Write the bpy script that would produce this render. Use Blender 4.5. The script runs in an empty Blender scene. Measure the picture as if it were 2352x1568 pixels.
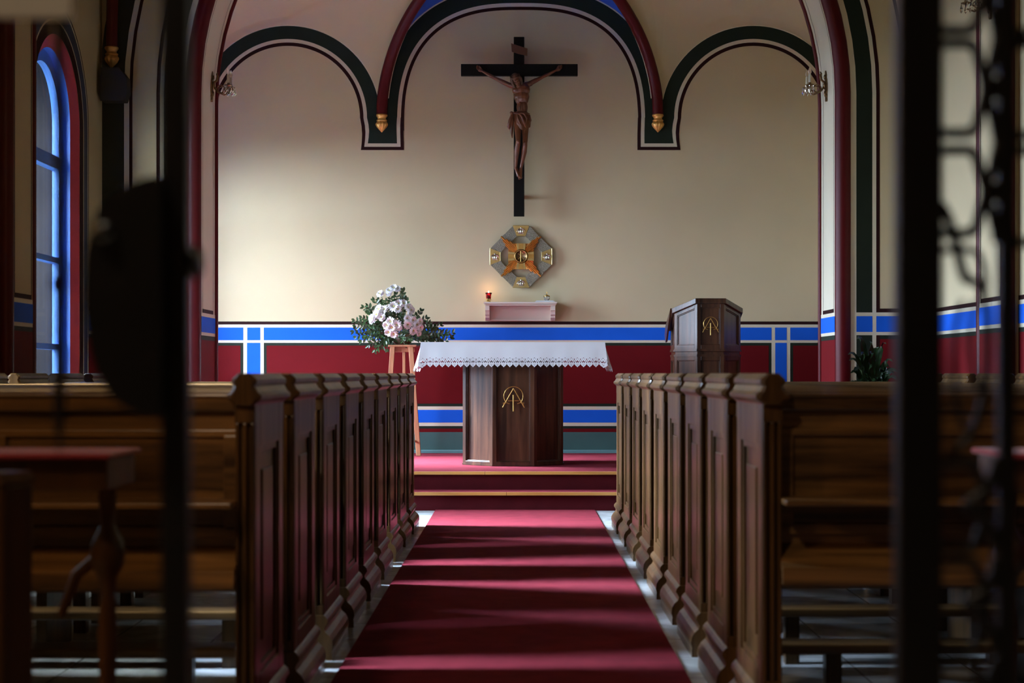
import bpy, bmesh, math, random
from mathutils import Vector, Matrix
random.seed(7)
PI = math.pi
SC = bpy.context.scene
COL = SC.collection

# ------------------------------------------------------------------ camera
FPX = 3700.0           # focal length in pixels of the 2352 px wide frame
CH = 1.05              # camera height
VX, VY = 1190.0, 857.0 # vanishing point of the nave axis
cam = bpy.data.cameras.new('camera')
cam_o = bpy.data.objects.new('camera', cam)
COL.objects.link(cam_o)
cam_o.location = (0, 0, CH)
cam_o.rotation_euler = (PI / 2, 0, 0)
cam.sensor_width = 36
cam.lens = FPX * 36 / 2352
cam.shift_x = (1176 - VX) / 2352
cam.shift_y = (VY - 784) / 2352
cam.clip_start = 0.05
cam.clip_end = 200
cam.dof.use_dof = True
cam.dof.focus_distance = 13.6
cam.dof.aperture_fstop = cam.lens / 1000 / 0.0150
SC.camera = cam_o

# ------------------------------------------------------------------ world: an overcast sky, reaching the chapel through its windows
w = bpy.data.worlds.new('sky')
SC.world = w
w.use_nodes = True
bg = w.node_tree.nodes['Background']
bg.inputs[0].default_value = (0.68, 0.86, 1.10, 1)
wn_, wl_ = w.node_tree.nodes, w.node_tree.links
tcw = wn_.new('ShaderNodeTexCoord')
dt = wn_.new('ShaderNodeVectorMath'); dt.operation = 'DOT_PRODUCT'     # hazy sun behind thin cloud, straight to the left
dt.inputs[1].default_value = Vector((-1.0, 0.10, 0.72)).normalized()
wl_.new(tcw.outputs['Generated'], dt.inputs[0])
mxw = wn_.new('ShaderNodeMath'); mxw.operation = 'MAXIMUM'; mxw.inputs[1].default_value = 0
wl_.new(dt.outputs['Value'], mxw.inputs[0])
pw = wn_.new('ShaderNodeMath'); pw.operation = 'POWER'; pw.inputs[1].default_value = 40
wl_.new(mxw.outputs[0], pw.inputs[0])
ma = wn_.new('ShaderNodeMath'); ma.operation = 'MULTIPLY_ADD'; ma.inputs[1].default_value = 520.0; ma.inputs[2].default_value = 29.0
wl_.new(pw.outputs[0], ma.inputs[0])
wl_.new(ma.outputs[0], bg.inputs[1])
SC.view_settings.view_transform = 'Standard'
SC.view_settings.look = 'None'
SC.view_settings.exposure = 0.85
SC.view_settings.gamma = 1.0
SC.cycles.use_denoising = True
SC.cycles.max_bounces = 10
SC.cycles.diffuse_bounces = 6
SC.cycles.sample_clamp_indirect = 6.0
SC.cycles.caustics_reflective = False
SC.cycles.caustics_refractive = False
SC.cycles.transparent_max_bounces = 12

lamp = bpy.data.lights.new('vestibule_lamp', 'AREA')      # warm ceiling lamp of the entrance, above and behind the camera
lamp.shape = 'DISK'; lamp.size = 0.5; lamp.energy = 28; lamp.color = (1.0, 0.76, 0.52)
lamp_o = bpy.data.objects.new('vestibule_lamp', lamp); COL.objects.link(lamp_o)
lamp_o.location = (-1.6, 0.6, 4.6); lamp_o.rotation_euler = (math.radians(42), 0, math.radians(-8))

nl = bpy.data.lights.new('rear_nave_lamp', 'POINT'); nl.energy = 30; nl.color = (1.0, 0.60, 0.30); nl.shadow_soft_size = .12
nl_o = bpy.data.objects.new('rear_nave_lamp', nl); COL.objects.link(nl_o); nl_o.location = (-2.9, 2.5, 2.3)

def portal(name, y0, y1, z0, z1, x, side):
    l = bpy.data.lights.new(name, 'AREA')
    l.shape = 'RECTANGLE'
    l.size = z1 - z0
    l.size_y = y1 - y0
    l.cycles.is_portal = True
    o = bpy.data.objects.new(name, l)
    COL.objects.link(o)
    o.location = (x, (y0 + y1) / 2, (z0 + z1) / 2)
    o.rotation_euler = (0, -PI / 2 * side, 0)
    return o

# ------------------------------------------------------------------ materials
def nt(name):
    m = bpy.data.materials.new(name)
    m.use_nodes = True
    t = m.node_tree
    return m, t, t.nodes['Principled BSDF']

def mat(name, col, rough=0.6, metal=0.0, var=0.08, scale=6.0, bump=0.0, bscale=60.0, spec=0.5, sheen=0.0, trans=0.0, sub=0.0):
    m, t, b = nt(name)
    N, L = t.nodes, t.links
    tc = N.new('ShaderNodeTexCoord')
    no = N.new('ShaderNodeTexNoise')
    no.inputs['Scale'].default_value = scale
    no.inputs['Detail'].default_value = 5
    L.new(tc.outputs['Object'], no.inputs['Vector'])
    cr = N.new('ShaderNodeValToRGB')
    cr.color_ramp.elements[0].position = 0.3
    cr.color_ramp.elements[1].position = 0.7
    cr.color_ramp.elements[0].color = (*[c * (1 - var) for c in col], 1)
    cr.color_ramp.elements[1].color = (*[min(1, c * (1 + var)) for c in col], 1)
    L.new(no.outputs['Fac'], cr.inputs['Fac'])
    L.new(cr.outputs['Color'], b.inputs['Base Color'])
    b.inputs['Roughness'].default_value = rough
    b.inputs['Metallic'].default_value = metal
    b.inputs['Specular IOR Level'].default_value = spec
    if sheen:
        b.inputs['Sheen Weight'].default_value = sheen
    if trans:
        b.inputs['Transmission Weight'].default_value = trans
    if bump:
        n2 = N.new('ShaderNodeTexNoise')
        n2.inputs['Scale'].default_value = bscale
        n2.inputs['Detail'].default_value = 4
        L.new(tc.outputs['Object'], n2.inputs['Vector'])
        bp = N.new('ShaderNodeBump')
        bp.inputs['Strength'].default_value = bump
        bp.inputs['Distance'].default_value = 0.004
        L.new(n2.outputs['Fac'], bp.inputs['Height'])
        L.new(bp.outputs['Normal'], b.inputs['Normal'])
    return m

def wood(name, dark, light, axis='z', rough=0.38, gscale=1.0, spec=0.5):
    m, t, b = nt(name)
    b.inputs['Specular IOR Level'].default_value = spec
    N, L = t.nodes, t.links
    tc = N.new('ShaderNodeTexCoord')
    mp = N.new('ShaderNodeMapping')
    sc = {'x': (1.6, 26, 26), 'y': (26, 1.6, 26), 'z': (26, 26, 1.6)}[axis]
    mp.inputs['Scale'].default_value = [s * gscale for s in sc]
    L.new(tc.outputs['Object'], mp.inputs['Vector'])
    n1 = N.new('ShaderNodeTexNoise')
    n1.inputs['Scale'].default_value = 1.0
    n1.inputs['Detail'].default_value = 8
    n1.inputs['Roughness'].default_value = 0.65
    n1.inputs['Distortion'].default_value = 0.6
    L.new(mp.outputs['Vector'], n1.inputs['Vector'])
    n2 = N.new('ShaderNodeTexNoise')
    n2.inputs['Scale'].default_value = 0.25
    n2.inputs['Detail'].default_value = 3
    L.new(mp.outputs['Vector'], n2.inputs['Vector'])
    mx = N.new('ShaderNodeMath')
    mx.operation = 'ADD'
    mx.inputs[1].default_value = 0
    m2 = N.new('ShaderNodeMath')
    m2.operation = 'MULTIPLY'
    m2.inputs[1].default_value = 0.5
    L.new(n2.outputs['Fac'], m2.inputs[0])
    m3 = N.new('ShaderNodeMath')
    m3.operation = 'MULTIPLY'
    m3.inputs[1].default_value = 0.5
    L.new(n1.outputs['Fac'], m3.inputs[0])
    L.new(m2.outputs[0], mx.inputs[0])
    L.new(m3.outputs[0], mx.inputs[1])
    cr = N.new('ShaderNodeValToRGB')
    cr.color_ramp.elements[0].position = 0.38
    cr.color_ramp.elements[1].position = 0.62
    cr.color_ramp.elements[0].color = (*dark, 1)
    cr.color_ramp.elements[1].color = (*light, 1)
    L.new(mx.outputs[0], cr.inputs['Fac'])
    L.new(cr.outputs['Color'], b.inputs['Base Color'])
    b.inputs['Roughness'].default_value = rough
    bp = N.new('ShaderNodeBump')
    bp.inputs['Strength'].default_value = 0.15
    bp.inputs['Distance'].default_value = 0.002
    L.new(n1.outputs['Fac'], bp.inputs['Height'])
    L.new(bp.outputs['Normal'], b.inputs['Normal'])
    return m

M = {}
M['cream'] = mat('cream_wall_paint', (0.60, 0.495, 0.305), 0.75, spec=0.2, var=0.025, scale=2.5, bump=0.10, bscale=90)
M['trim'] = mat('pale_stripe_paint', (0.68, 0.61, 0.45), 0.65, var=0.02)
M['brown'] = mat('dark_maroon_line_paint', (0.024, 0.006, 0.006), 0.75, spec=0.12)
M['blue'] = mat('blue_band_paint', (0.010, 0.115, 0.66), 0.65, var=0.03, spec=0.12)
M['webblue'] = mat('blue_vault_paint', (0.025, 0.11, 0.60), 0.6, var=0.05)
M['winblue'] = mat('window_blue_paint', (0.09, 0.27, 0.85), 0.45, var=0.03)
M['navy'] = mat('navy_paint', (0.012, 0.022, 0.075), 0.55)
M['red'] = mat('deep_red_paint', (0.13, 0.005, 0.007), 0.75, var=0.05, scale=4, spec=0.1)
M['redcol'] = mat('red_column_paint', (0.080, 0.002, 0.004), 0.42, var=0.08, spec=0.2)
M['arris'] = mat('red_arris_paint', (0.50, 0.035, 0.045), 0.6)
M['green'] = mat('dark_green_paint', (0.012, 0.019, 0.011), 0.7, var=0.1, spec=0.2)
M['greenlow'] = mat('teal_green_dado_paint', (0.045, 0.115, 0.105), 0.5, var=0.05)
M['greentrim'] = mat('pale_teal_baseboard_paint', (0.14, 0.26, 0.27), 0.4)
M['ceil'] = mat('ceiling_paint', (0.10, 0.075, 0.05), 0.8)
M['oak'] = wood('pew_oak', (0.018, 0.0090, 0.0032), (0.125, 0.063, 0.020), 'z', 0.30, spec=0.30)
M['oakx'] = wood('pew_oak_long_grain', (0.030, 0.014, 0.005), (0.22, 0.115, 0.038), 'x', 0.30)
M['walnut'] = wood('altar_walnut', (0.016, 0.006, 0.003), (0.10, 0.040, 0.019), 'z', 0.28)
M['pale'] = wood('stand_beech', (0.28, 0.11, 0.05), (0.46, 0.21, 0.10), 'z', 0.45)
M['nosing'] = wood('nosing_oak', (0.42, 0.19, 0.04), (0.70, 0.36, 0.09), 'x', 0.35)
M['carved'] = mat('carved_wood', (0.15, 0.048, 0.018), 0.30, var=0.25, scale=18, bump=0.2, bscale=80)
M['carvedhair'] = mat('carved_wood_hair', (0.10, 0.045, 0.014), 0.45, var=0.4, scale=40, bump=0.7, bscale=120)
M['cross'] = mat('black_stained_wood', (0.004, 0.003, 0.002), 0.7, var=0.3, spec=0.15)
M['plaque'] = mat('brown_plaque', (0.10, 0.035, 0.015), 0.5)
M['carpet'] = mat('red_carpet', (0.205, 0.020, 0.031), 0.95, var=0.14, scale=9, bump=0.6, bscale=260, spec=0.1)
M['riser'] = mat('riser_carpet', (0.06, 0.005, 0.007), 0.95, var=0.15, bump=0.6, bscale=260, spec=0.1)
M['gold'] = mat('polished_gold', (0.66, 0.42, 0.13), 0.38, 1.0, var=0.1, scale=30, bump=0.15)
M['goldpaint'] = mat('gilt_plaster', (0.72, 0.38, 0.10), 0.38, 0.55, var=0.15, scale=30, bump=0.2)
M['goldray'] = mat('copper_gold_ray', (0.74, 0.36, 0.10), 0.30, 0.9, var=0.25, scale=60, bump=0.3, bscale=200)
M['brass'] = mat('pale_brass', (0.66, 0.52, 0.22), 0.33, 0.9, var=0.12, scale=20)
M['silver'] = mat('hammered_silver', (0.30, 0.27, 0.20), 0.34, 1.0, var=0.6, scale=140, bump=1.0, bscale=150)
M['silverfig'] = mat('polished_silver', (0.75, 0.74, 0.70), 0.18, 1.0, var=0.1)
M['bronze'] = mat('aged_bronze', (0.17, 0.10, 0.045), 0.36, 0.85, var=0.4, scale=50, bump=0.4, bscale=100)
M['iron'] = mat('black_wrought_iron', (0.004, 0.004, 0.0038), 0.45, 0.0, var=0.2, bump=0.2, bscale=50)
M['ironedge'] = mat('worn_knob_metal', (0.10, 0.11, 0.12), 0.22, 1.0)
M['cloth'] = mat('white_linen', (0.66, 0.66, 0.66), 0.85, var=0.02, bump=0.15, bscale=300, sheen=0.2)
M['card'] = mat('white_card', (0.82, 0.79, 0.70), 0.8, var=0.02)
M['plaster'] = mat('shelf_paint', (0.66, 0.56, 0.46), 0.5, var=0.02)
M['petal'] = mat('white_petal', (0.82, 0.81, 0.80), 0.7, var=0.05, scale=80)
M['yolk'] = mat('yellow_green_flower_eye', (0.55, 0.50, 0.12), 0.7)
M['leaf'] = mat('waxy_green_leaf', (0.030, 0.070, 0.018), 0.35, var=0.5, scale=14)
M['leafd'] = mat('dark_long_leaf', (0.018, 0.042, 0.014), 0.33, var=0.5, scale=10)
M['stem'] = mat('green_stem', (0.035, 0.06, 0.02), 0.5)
M['pot'] = mat('brown_pot', (0.09, 0.045, 0.025), 0.5)
M['velvet'] = mat('red_velvet_pad', (0.33, 0.02, 0.05), 0.85, sheen=0.3)
M['dkwood'] = wood('kneeler_wood', (0.020, 0.008, 0.004), (0.10, 0.040, 0.013), 'z', 0.36)
M['speaker'] = mat('black_speaker', (0.006, 0.006, 0.006), 0.6)
M['candle'] = mat('ivory_candle_tube', (0.72, 0.66, 0.52), 0.5)
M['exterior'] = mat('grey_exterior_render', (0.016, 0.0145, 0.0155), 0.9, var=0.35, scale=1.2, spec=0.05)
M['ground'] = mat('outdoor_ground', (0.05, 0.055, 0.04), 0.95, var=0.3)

def glassy(name, col, rough=0.0, ior=1.45):
    m, t, b = nt(name)
    b.inputs['Base Color'].default_value = (*col, 1)
    b.inputs['Roughness'].default_value = rough
    b.inputs['Transmission Weight'].default_value = 1.0
    b.inputs['IOR'].default_value = ior
    return m

def sheet_glass(name, tint, refl):
    """thin pane: lets light straight through, with a weak mirror on top"""
    m, t, b = nt(name)
    N, L = t.nodes, t.links
    N.remove(b)
    out = N['Material Output']
    tr = N.new('ShaderNodeBsdfTransparent')
    tr.inputs[0].default_value = (*tint, 1)
    gl = N.new('ShaderNodeBsdfGlossy')
    gl.inputs['Roughness'].default_value = 0.03
    mx = N.new('ShaderNodeMixShader')
    mx.inputs[0].default_value = refl
    L.new(tr.outputs[0], mx.inputs[1])
    L.new(gl.outputs[0], mx.inputs[2])
    L.new(mx.outputs[0], out.inputs[0])
    return m

M['redglass'] = glassy('ruby_glass', (0.70, 0.005, 0.015), 0.05)
M['crystal'] = glassy('cut_crystal', (0.95, 0.95, 0.97), 0.0, 1.6)
M['bulb'] = glassy('frosted_bulb', (0.9, 0.82, 0.68), 0.35)
M['pane'] = sheet_glass('window_glass', (0.92, 0.93, 0.95), 0.04)
M['gatepane'] = sheet_glass('smoky_gate_glass', (0.72, 0.68, 0.60), 0.025)

def emis(name, col, s):
    m, t, b = nt(name)
    b.inputs['Base Color'].default_value = (0, 0, 0, 1)
    b.inputs['Emission Color'].default_value = (*col, 1)
    b.inputs['Emission Strength'].default_value = s
    return m
M['flame'] = emis('candle_flame', (1.0, 0.72, 0.55), 14.0)

# marble floor in large pale tiles
def marble():
    m, t, b = nt('white_marble_tiles')
    N, L = t.nodes, t.links
    tc = N.new('ShaderNodeTexCoord')
    br = N.new('ShaderNodeTexBrick')
    br.offset = 0
    br.inputs['Scale'].default_value = 1.0
    br.inputs['Brick Width'].default_value = 0.40
    br.inputs['Row Height'].default_value = 0.40
    br.inputs['Mortar Size'].default_value = 0.004
    br.inputs['Color1'].default_value = (0.62, 0.64, 0.64, 1)
    br.inputs['Color2'].default_value = (0.52, 0.54, 0.54, 1)
    br.inputs['Mortar'].default_value = (0.20, 0.19, 0.17, 1)
    L.new(tc.outputs['Object'], br.inputs['Vector'])
    no = N.new('ShaderNodeTexNoise')
    no.inputs['Scale'].default_value = 3
    no.inputs['Detail'].default_value = 8
    no.inputs['Distortion'].default_value = 1.5
    L.new(tc.outputs['Object'], no.inputs['Vector'])
    cr = N.new('ShaderNodeValToRGB')
    cr.color_ramp.elements[0].position = 0.42
    cr.color_ramp.elements[0].color = (0.72, 0.72, 0.70, 1)
    cr.color_ramp.elements[1].position = 0.58
    cr.color_ramp.elements[1].color = (1, 1, 1, 1)
    L.new(no.outputs['Fac'], cr.inputs['Fac'])
    mx = N.new('ShaderNodeMix')
    mx.data_type = 'RGBA'
    mx.blend_type = 'MULTIPLY'
    mx.inputs[0].default_value = 1
    L.new(br.outputs['Color'], mx.inputs[6])
    L.new(cr.outputs['Color'], mx.inputs[7])
    L.new(mx.outputs[2], b.inputs['Base Color'])
    b.inputs['Roughness'].default_value = 0.22
    return m
M['marble'] = marble()

# ------------------------------------------------------------------ mesh builder
WL = {}
class MB:
    def __init__(s):
        s.v, s.f, s.m, s.s, s.mats = [], [], [], [], []
    def mi(s, m):
        m = M[m] if isinstance(m, str) else m
        if m not in s.mats:
            s.mats.append(m)
        return s.mats.index(m)
    def add(s, vs, fs, m, smooth=False):
        k = s.mi(m)
        n = len(s.v)
        s.v += [Vector(p) for p in vs]
        for f in fs:
            s.f.append([i + n for i in f])
            s.m.append(k)
            s.s.append(smooth)
    def box(s, x0, x1, y0, y1, z0, z1, m, mtx=None):
        vs = [Vector(p) for p in ((x0, y0, z0), (x1, y0, z0), (x1, y1, z0), (x0, y1, z0), (x0, y0, z1), (x1, y0, z1), (x1, y1, z1), (x0, y1, z1))]
        if mtx is not None:
            vs = [mtx @ p for p in vs]
        s.add(vs, [(0, 3, 2, 1), (4, 5, 6, 7), (0, 1, 5, 4), (1, 2, 6, 5), (2, 3, 7, 6), (3, 0, 4, 7)], m)
    def prism(s, poly, ax, a0, a1, m, smooth=False, mtx=None):
        """poly: 2D points in the other two axes (in x,y,z order)"""
        def P(p, a):
            v = {'x': (a, p[0], p[1]), 'y': (p[0], a, p[1]), 'z': (p[0], p[1], a)}[ax]
            v = Vector(v)
            return mtx @ v if mtx is not None else v
        n = len(poly)
        vs = [P(p, a0) for p in poly] + [P(p, a1) for p in poly]
        s.add(vs, [tuple(range(n))[::-1], tuple(range(n, 2 * n))], m)
        s.add(vs, [(i, (i + 1) % n, (i + 1) % n + n, i + n) for i in range(n)], m, smooth)
    def tube(s, path, r, m, n=8, closed=False, smooth=True, flat=1.0):
        path = [Vector(p) for p in path]
        k = len(path)
        R = r if isinstance(r, (list, tuple)) else [r] * k
        rings = []
        up = None
        for i, p in enumerate(path):
            a = path[(i - 1) % k] if (closed or i > 0) else p
            b = path[(i + 1) % k] if (closed or i < k - 1) else p
            d = (b - a).normalized()
            if up is None:
                up = Vector((0, 0, 1)) if abs(d.z) < 0.9 else Vector((0, 1, 0))
            sx = d.cross(up)
            if sx.length < 1e-5:
                sx = d.cross(Vector((1, 0.1, 0)))
            sx.normalize()
            up = sx.cross(d).normalized()
            rings.append([p + (sx * math.cos(2 * PI * j / n) + up * math.sin(2 * PI * j / n) * flat) * R[i] for j in range(n)])
        vs = [q for rg in rings for q in rg]
        fs = []
        for i in range(k if closed else k - 1):
            i2 = (i + 1) % k
            for j in range(n):
                fs.append((i * n + j, i * n + (j + 1) % n, i2 * n + (j + 1) % n, i2 * n + j))
        s.add(vs, fs, m, smooth)
        if not closed:
            s.add(rings[0], [tuple(range(n))], m)
            s.add(rings[-1], [tuple(range(n))[::-1]], m)
    def lathe(s, prof, c, m, n=20, smooth=True, mtx=None, amp=0, lobes=0):
        vs = []
        for (r, z) in prof:
            for j in range(n):
                a = 2 * PI * j / n
                rr = r * (1 + amp * math.cos(lobes * a)) if amp else r
                p = Vector((rr * math.cos(a), rr * math.sin(a), z))
                if mtx is not None:
                    p = mtx @ p
                vs.append(p + Vector(c))
        fs = []
        for i in range(len(prof) - 1):
            for j in range(n):
                fs.append((i * n + j, i * n + (j + 1) % n, (i + 1) * n + (j + 1) % n, (i + 1) * n + j))
        s.add(vs, fs, m, smooth)
        k = len(prof)
        s.add(vs[:n], [tuple(range(n))[::-1]], m)
        s.add(vs[(k - 1) * n:], [tuple(range(n))], m)
    def ell(s, c, r, m, mtx=None, nu=12, nv=8):
        vs, fs = [], []
        R = Vector(r) if isinstance(r, (tuple, list, Vector)) else Vector((r, r, r))
        for i in range(nv + 1):
            th = PI * i / nv
            for j in range(nu):
                a = 2 * PI * j / nu
                p = Vector((R.x * math.sin(th) * math.cos(a), R.y * math.sin(th) * math.sin(a), R.z * math.cos(th)))
                if mtx is not None:
                    p = mtx @ p
                vs.append(p + Vector(c))
        for i in range(nv):
            for j in range(nu):
                fs.append((i * nu + j, (i + 1) * nu + j, (i + 1) * nu + (j + 1) % nu, i * nu + (j + 1) % nu))
        s.add(vs, fs, m, True)
    def strip(s, A, B, m, smooth=False):
        """quads between two equally long polylines"""
        n = len(A)
        s.add(list(A) + list(B), [(i, i + 1, n + i + 1, n + i) for i in range(n - 1)], m, smooth)
    def build(s, name, parent=None, bevel=0, label=None, loc=None, mods=None):
        if parent is not None:
            base = WL[parent.name]
        elif loc is not None:
            base = Vector(loc)
        else:
            xs = [p.x for p in s.v]; ys = [p.y for p in s.v]; zs = [p.z for p in s.v]
            base = Vector(((min(xs) + max(xs)) / 2, (min(ys) + max(ys)) / 2, min(zs)))
        me = bpy.data.meshes.new(name)
        me.from_pydata([p - base for p in s.v], [], s.f)
        for mm in s.mats:
            me.materials.append(mm)
        me.polygons.foreach_set('material_index', s.m)
        me.polygons.foreach_set('use_smooth', s.s)
        me.update()
        o = bpy.data.objects.new(name, me)
        COL.objects.link(o)
        if parent is not None:
            o.parent = parent
        else:
            o.location = base
        WL[o.name] = base
        if bevel:
            b = o.modifiers.new('bevel', 'BEVEL')
            b.width = bevel
            b.segments = 2
            b.limit_method = 'ANGLE'
            b.angle_limit = math.radians(40)
        if label:
            o['label'] = label
        return o

def root(name, loc, label, cat, group=None):
    o = bpy.data.objects.new(name, None)
    COL.objects.link(o)
    o.location = loc
    o.empty_display_size = 0.1
    WL[o.name] = Vector(loc)
    return tag(o, label, cat, group)
def tag(o, label, cat, group=None):
    o['label'] = label
    o['category'] = cat
    if group:
        o['group'] = group
    return o
def struct(o):
    o['kind'] = 'structure'
    return o
def outward(o):
    bm = bmesh.new()
    bm.from_mesh(o.data)
    bmesh.ops.recalc_face_normals(bm, faces=bm.faces)
    bm.to_mesh(o.data)
    bm.free()

def P(px, py, y):
    """a point at depth y seen at pixel (px, py)"""
    return Vector(((px - VX) * y / FPX, y, CH + (VY - py) * y / FPX))

# ------------------------------------------------------------------ key dimensions
YB = 15.57      # back wall of the sanctuary
YF = 12.47      # front face of the chancel arch
YJ = 13.06      # back edge of the chancel jambs
JX = 2.455      # half width of the chancel opening
SPR = 3.22      # springing of the chancel arch
NX = 3.22       # nave side walls
SX = 3.30       # sanctuary side walls
PZ = 0.28       # platform height
H_LINE, H_T1, H_B1, H_B0, H_T0 = 1.551, 1.521, 1.492, 1.370, 1.345   # heights of the painted bands
CEIL = 6.2

# ------------------------------------------------------------------ floor, steps
b = MB(); b.box(-NX - .3, NX + .3, -1.5, 12.62, -.1, 0, 'marble'); struct(b.build('floor'))
b = MB()
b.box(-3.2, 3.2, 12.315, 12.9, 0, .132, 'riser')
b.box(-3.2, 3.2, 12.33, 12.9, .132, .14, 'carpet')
b.box(-3.2, -.09, 12.295, 12.33, .118, .141, 'nosing'); b.box(-.087, 3.2, 12.295, 12.33, .118, .141, 'nosing')
struct(b.build('floor_step'))
b = MB()
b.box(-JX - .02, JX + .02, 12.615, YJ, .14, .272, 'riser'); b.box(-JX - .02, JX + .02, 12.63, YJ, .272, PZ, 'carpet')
b.box(-SX, SX, YJ, YB, .1, PZ, 'carpet')
b.box(-JX - .02, -.262, 12.595, 12.63, .258, .281, 'nosing'); b.box(-.259, JX + .02, 12.595, 12.63, .258, .281, 'nosing')
struct(b.build('floor_platform'))
b = MB(); b.box(-.631, .585, 1.56, 12.30, 0.0005, .009, 'carpet')
tag(b.build('aisle_carpet'), 'long plain red carpet runner down the central aisle between the pews', 'carpet')

# ------------------------------------------------------------------ back wall
S = YB / FPX
def bq(L, x0, y0, x1, y1, m, lay):
    y = YB - .0015 * lay
    q = [(x0, y0), (x1, y0), (x1, y1), (x0, y1)]
    vs = [((a - VX) * S, y, CH + (VY - c) * S) for a, c in q]
    L.add(vs, [(0, 3, 2, 1)], m)
def bpt(px, py, lay=0):
    return Vector(((px - VX) * S, YB - .0015 * lay, CH + (VY - py) * S))
b = MB()
b.box(-SX - .2, SX + .2, YB, YB + .25, 0, CEIL, 'cream')
XL, XR = VX - SX / S, VX + SX / S
bq(b, XL, 738, XR, 745, 'brown', 1)
bq(b, XL, 745, XR, 787, 'trim', 1)
V1, V2 = (559, 606), (1772, 1815)
segs = [(XL, V1[0]), (V1[0] + 9, V1[1] - 8), (V1[1], V2[0]), (V2[0] + 8, V2[1] - 8), (V2[1], XR)]
for a, c in segs:
    bq(b, a, 752, c, 781, 'blue', 2)
    bq(b, a, 941, c, 970, 'blue', 2)
for a, c in ((XL, V1[0]), (V1[1], V2[0]), (V2[1], XR)):
    bq(b, a, 787, c, 933, 'green', 1)
    bq(b, a + 6.5, 793.5, c - 6.5, 926.5, 'red', 2)
bq(b, XL, 933, XR, 978, 'trim', 1)
for a, c in (V1, V2):
    bq(b, a, 787, c, 933, 'trim', 1)
    bq(b, a + 8.5, 787, c - 8, 933, 'blue', 2)
bq(b, XL, 978, XR, 984, 'green', 1)
bq(b, XL, 984, XR, 992, 'red', 1)
bq(b, XL, 992, XR, 1040, 'greenlow', 1)
def circ(cx, cy, r, n=48, a0=0, a1=180):
    return [(cx + r * math.cos(math.radians(a0 + (a1 - a0) * i / n)), cy - r * math.sin(math.radians(a0 + (a1 - a0) * i / n))) for i in range(n + 1)]
CA = (1197.0, 300.0, 269.0, 277.0, 2.65)
def sup(off, n=64):
    """centre arch outline offset outwards by off pixels, from its right foot over the crown to its left foot"""
    cx, cy, a, bb, e = CA
    base = []
    for i in range(n + 1):
        t = PI * i / n
        c, s_ = math.cos(t), math.sin(t)
        base.append((cx + a * math.copysign(abs(c) ** (2 / e), c), cy - bb * abs(s_) ** (2 / e)))
    out = []
    for i, p in enumerate(base):
        q0, q1 = base[max(0, i - 1)], base[min(n, i + 1)]
        tx, ty = q1[0] - q0[0], q1[1] - q0[1]
        if i in (0, n):
            tx, ty = 0, (-1 if i == 0 else 1)
        l = math.hypot(tx, ty) or 1
        out.append((p[0] - ty / l * off, p[1] + tx / l * off))
    return out
for (cx, cy) in ((661, 271.5), (1730.5, 271.5)):
    for r0, r1, mm, lay in ((166, 174, 'brown', 1), (174, 182, 'trim', 1), (182, 212, 'green', 1), (212, 214.5, 'trim', 1)):
        b.strip([bpt(*p, lay) for p in circ(cx, cy, r0)], [bpt(*p, lay) for p in circ(cx, cy, r1)], mm)
def supn(off): return sup(off)
for r0, r1, mm in ((0, 7.5, 'brown'), (7.5, 16, 'trim'), (16, 51, 'green'), (51, 54, 'trim')):
    b.strip([bpt(*p, 2) for p in supn(r0)], [bpt(*p, 2) for p in supn(r1)], mm)
PEND = ([(827, 270), (830.5, 290), (831.8, 308), (831, 326), (829, 344.7)], [(928, 270), (927, 290), (927, 308), (927.5, 326), (928, 344.7)])
PENR = ([(1465, 270), (1464.5, 290), (1464, 308), (1464, 326), (1464, 344.7)], [(1564.5, 270), (1561, 290), (1559.5, 308), (1560.5, 326), (1563, 344.7)])
for lf, rt2 in (PEND, PENR):
    for ins, bot, mm, lay in ((0, 344.7, 'brown', 3), (7.8, 337.2, 'trim', 4), (16, 329.5, 'green', 5)):
        k = (bot - 270) / (344.7 - 270)
        b.strip([bpt(x + ins, 270 + (y - 270) * k, lay) for x, y in lf], [bpt(x - ins, 270 + (y - 270) * k, lay) for x, y in rt2], mm)
struct(b.build('wall_back'))
b = MB()
b.prism([(YB, PZ), (YB - .022, PZ), (YB - .022, PZ + .022), (YB - .012, PZ + .03), (YB, PZ + .03)], 'x', -SX, SX, 'greentrim')
struct(b.build('baseboard_back'))

# ------------------------------------------------------------------ vault webs of the sanctuary, painted ribs and their gilt corbels
RZ, RH, RD = 3.54, 1.41, 1.50
def rib(xc, deg, dx=0, dy=0):
    t = math.radians(deg)
    return Vector(((xc + dx) * math.cos(t) + .0 * dx, YB - .055 + dy - RD * (1 - math.cos(t)), RZ + RH * math.sin(t)))
RIBX = (-1.312, 1.346)
def web_side(sgn, cx, xc, name):
    b = MB()
    A = [bpt(*p, 0) for p in circ(cx, 271.5, 213.5, 48, 0 if sgn < 0 else 180, 180 if sgn < 0 else 0)]
    F = []
    for i in range(49):
        t = i / 48
        if t <= .6:
            F.append(rib(xc, t / .6 * 80, 0, .03))
        else:
            u = (t - .6) / .4
            p0, p1, p2, p3 = rib(xc, 80), Vector((sgn * 1.9, 13.4, 5.3)), Vector((sgn * 3.3, 14.0, 5.0)), Vector((sgn * 3.3, 15.3, 3.5))
            F.append((1 - u) ** 3 * p0 + 3 * (1 - u) ** 2 * u * p1 + 3 * (1 - u) * u * u * p2 + u ** 3 * p3)
    n = 8
    for k in range(n):
        r0 = [a.lerp(f, k / n) + Vector((0, 0, .05 * math.sin(PI * k / n))) for a, f in zip(A, F)]
        r1 = [a.lerp(f, (k + 1) / n) + Vector((0, 0, .05 * math.sin(PI * (k + 1) / n))) for a, f in zip(A, F)]
        b.strip(r0, r1, 'cream', True)
    struct(b.build(name))
web_side(-1, 661, RIBX[0], 'ceiling_vault_left')
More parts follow.
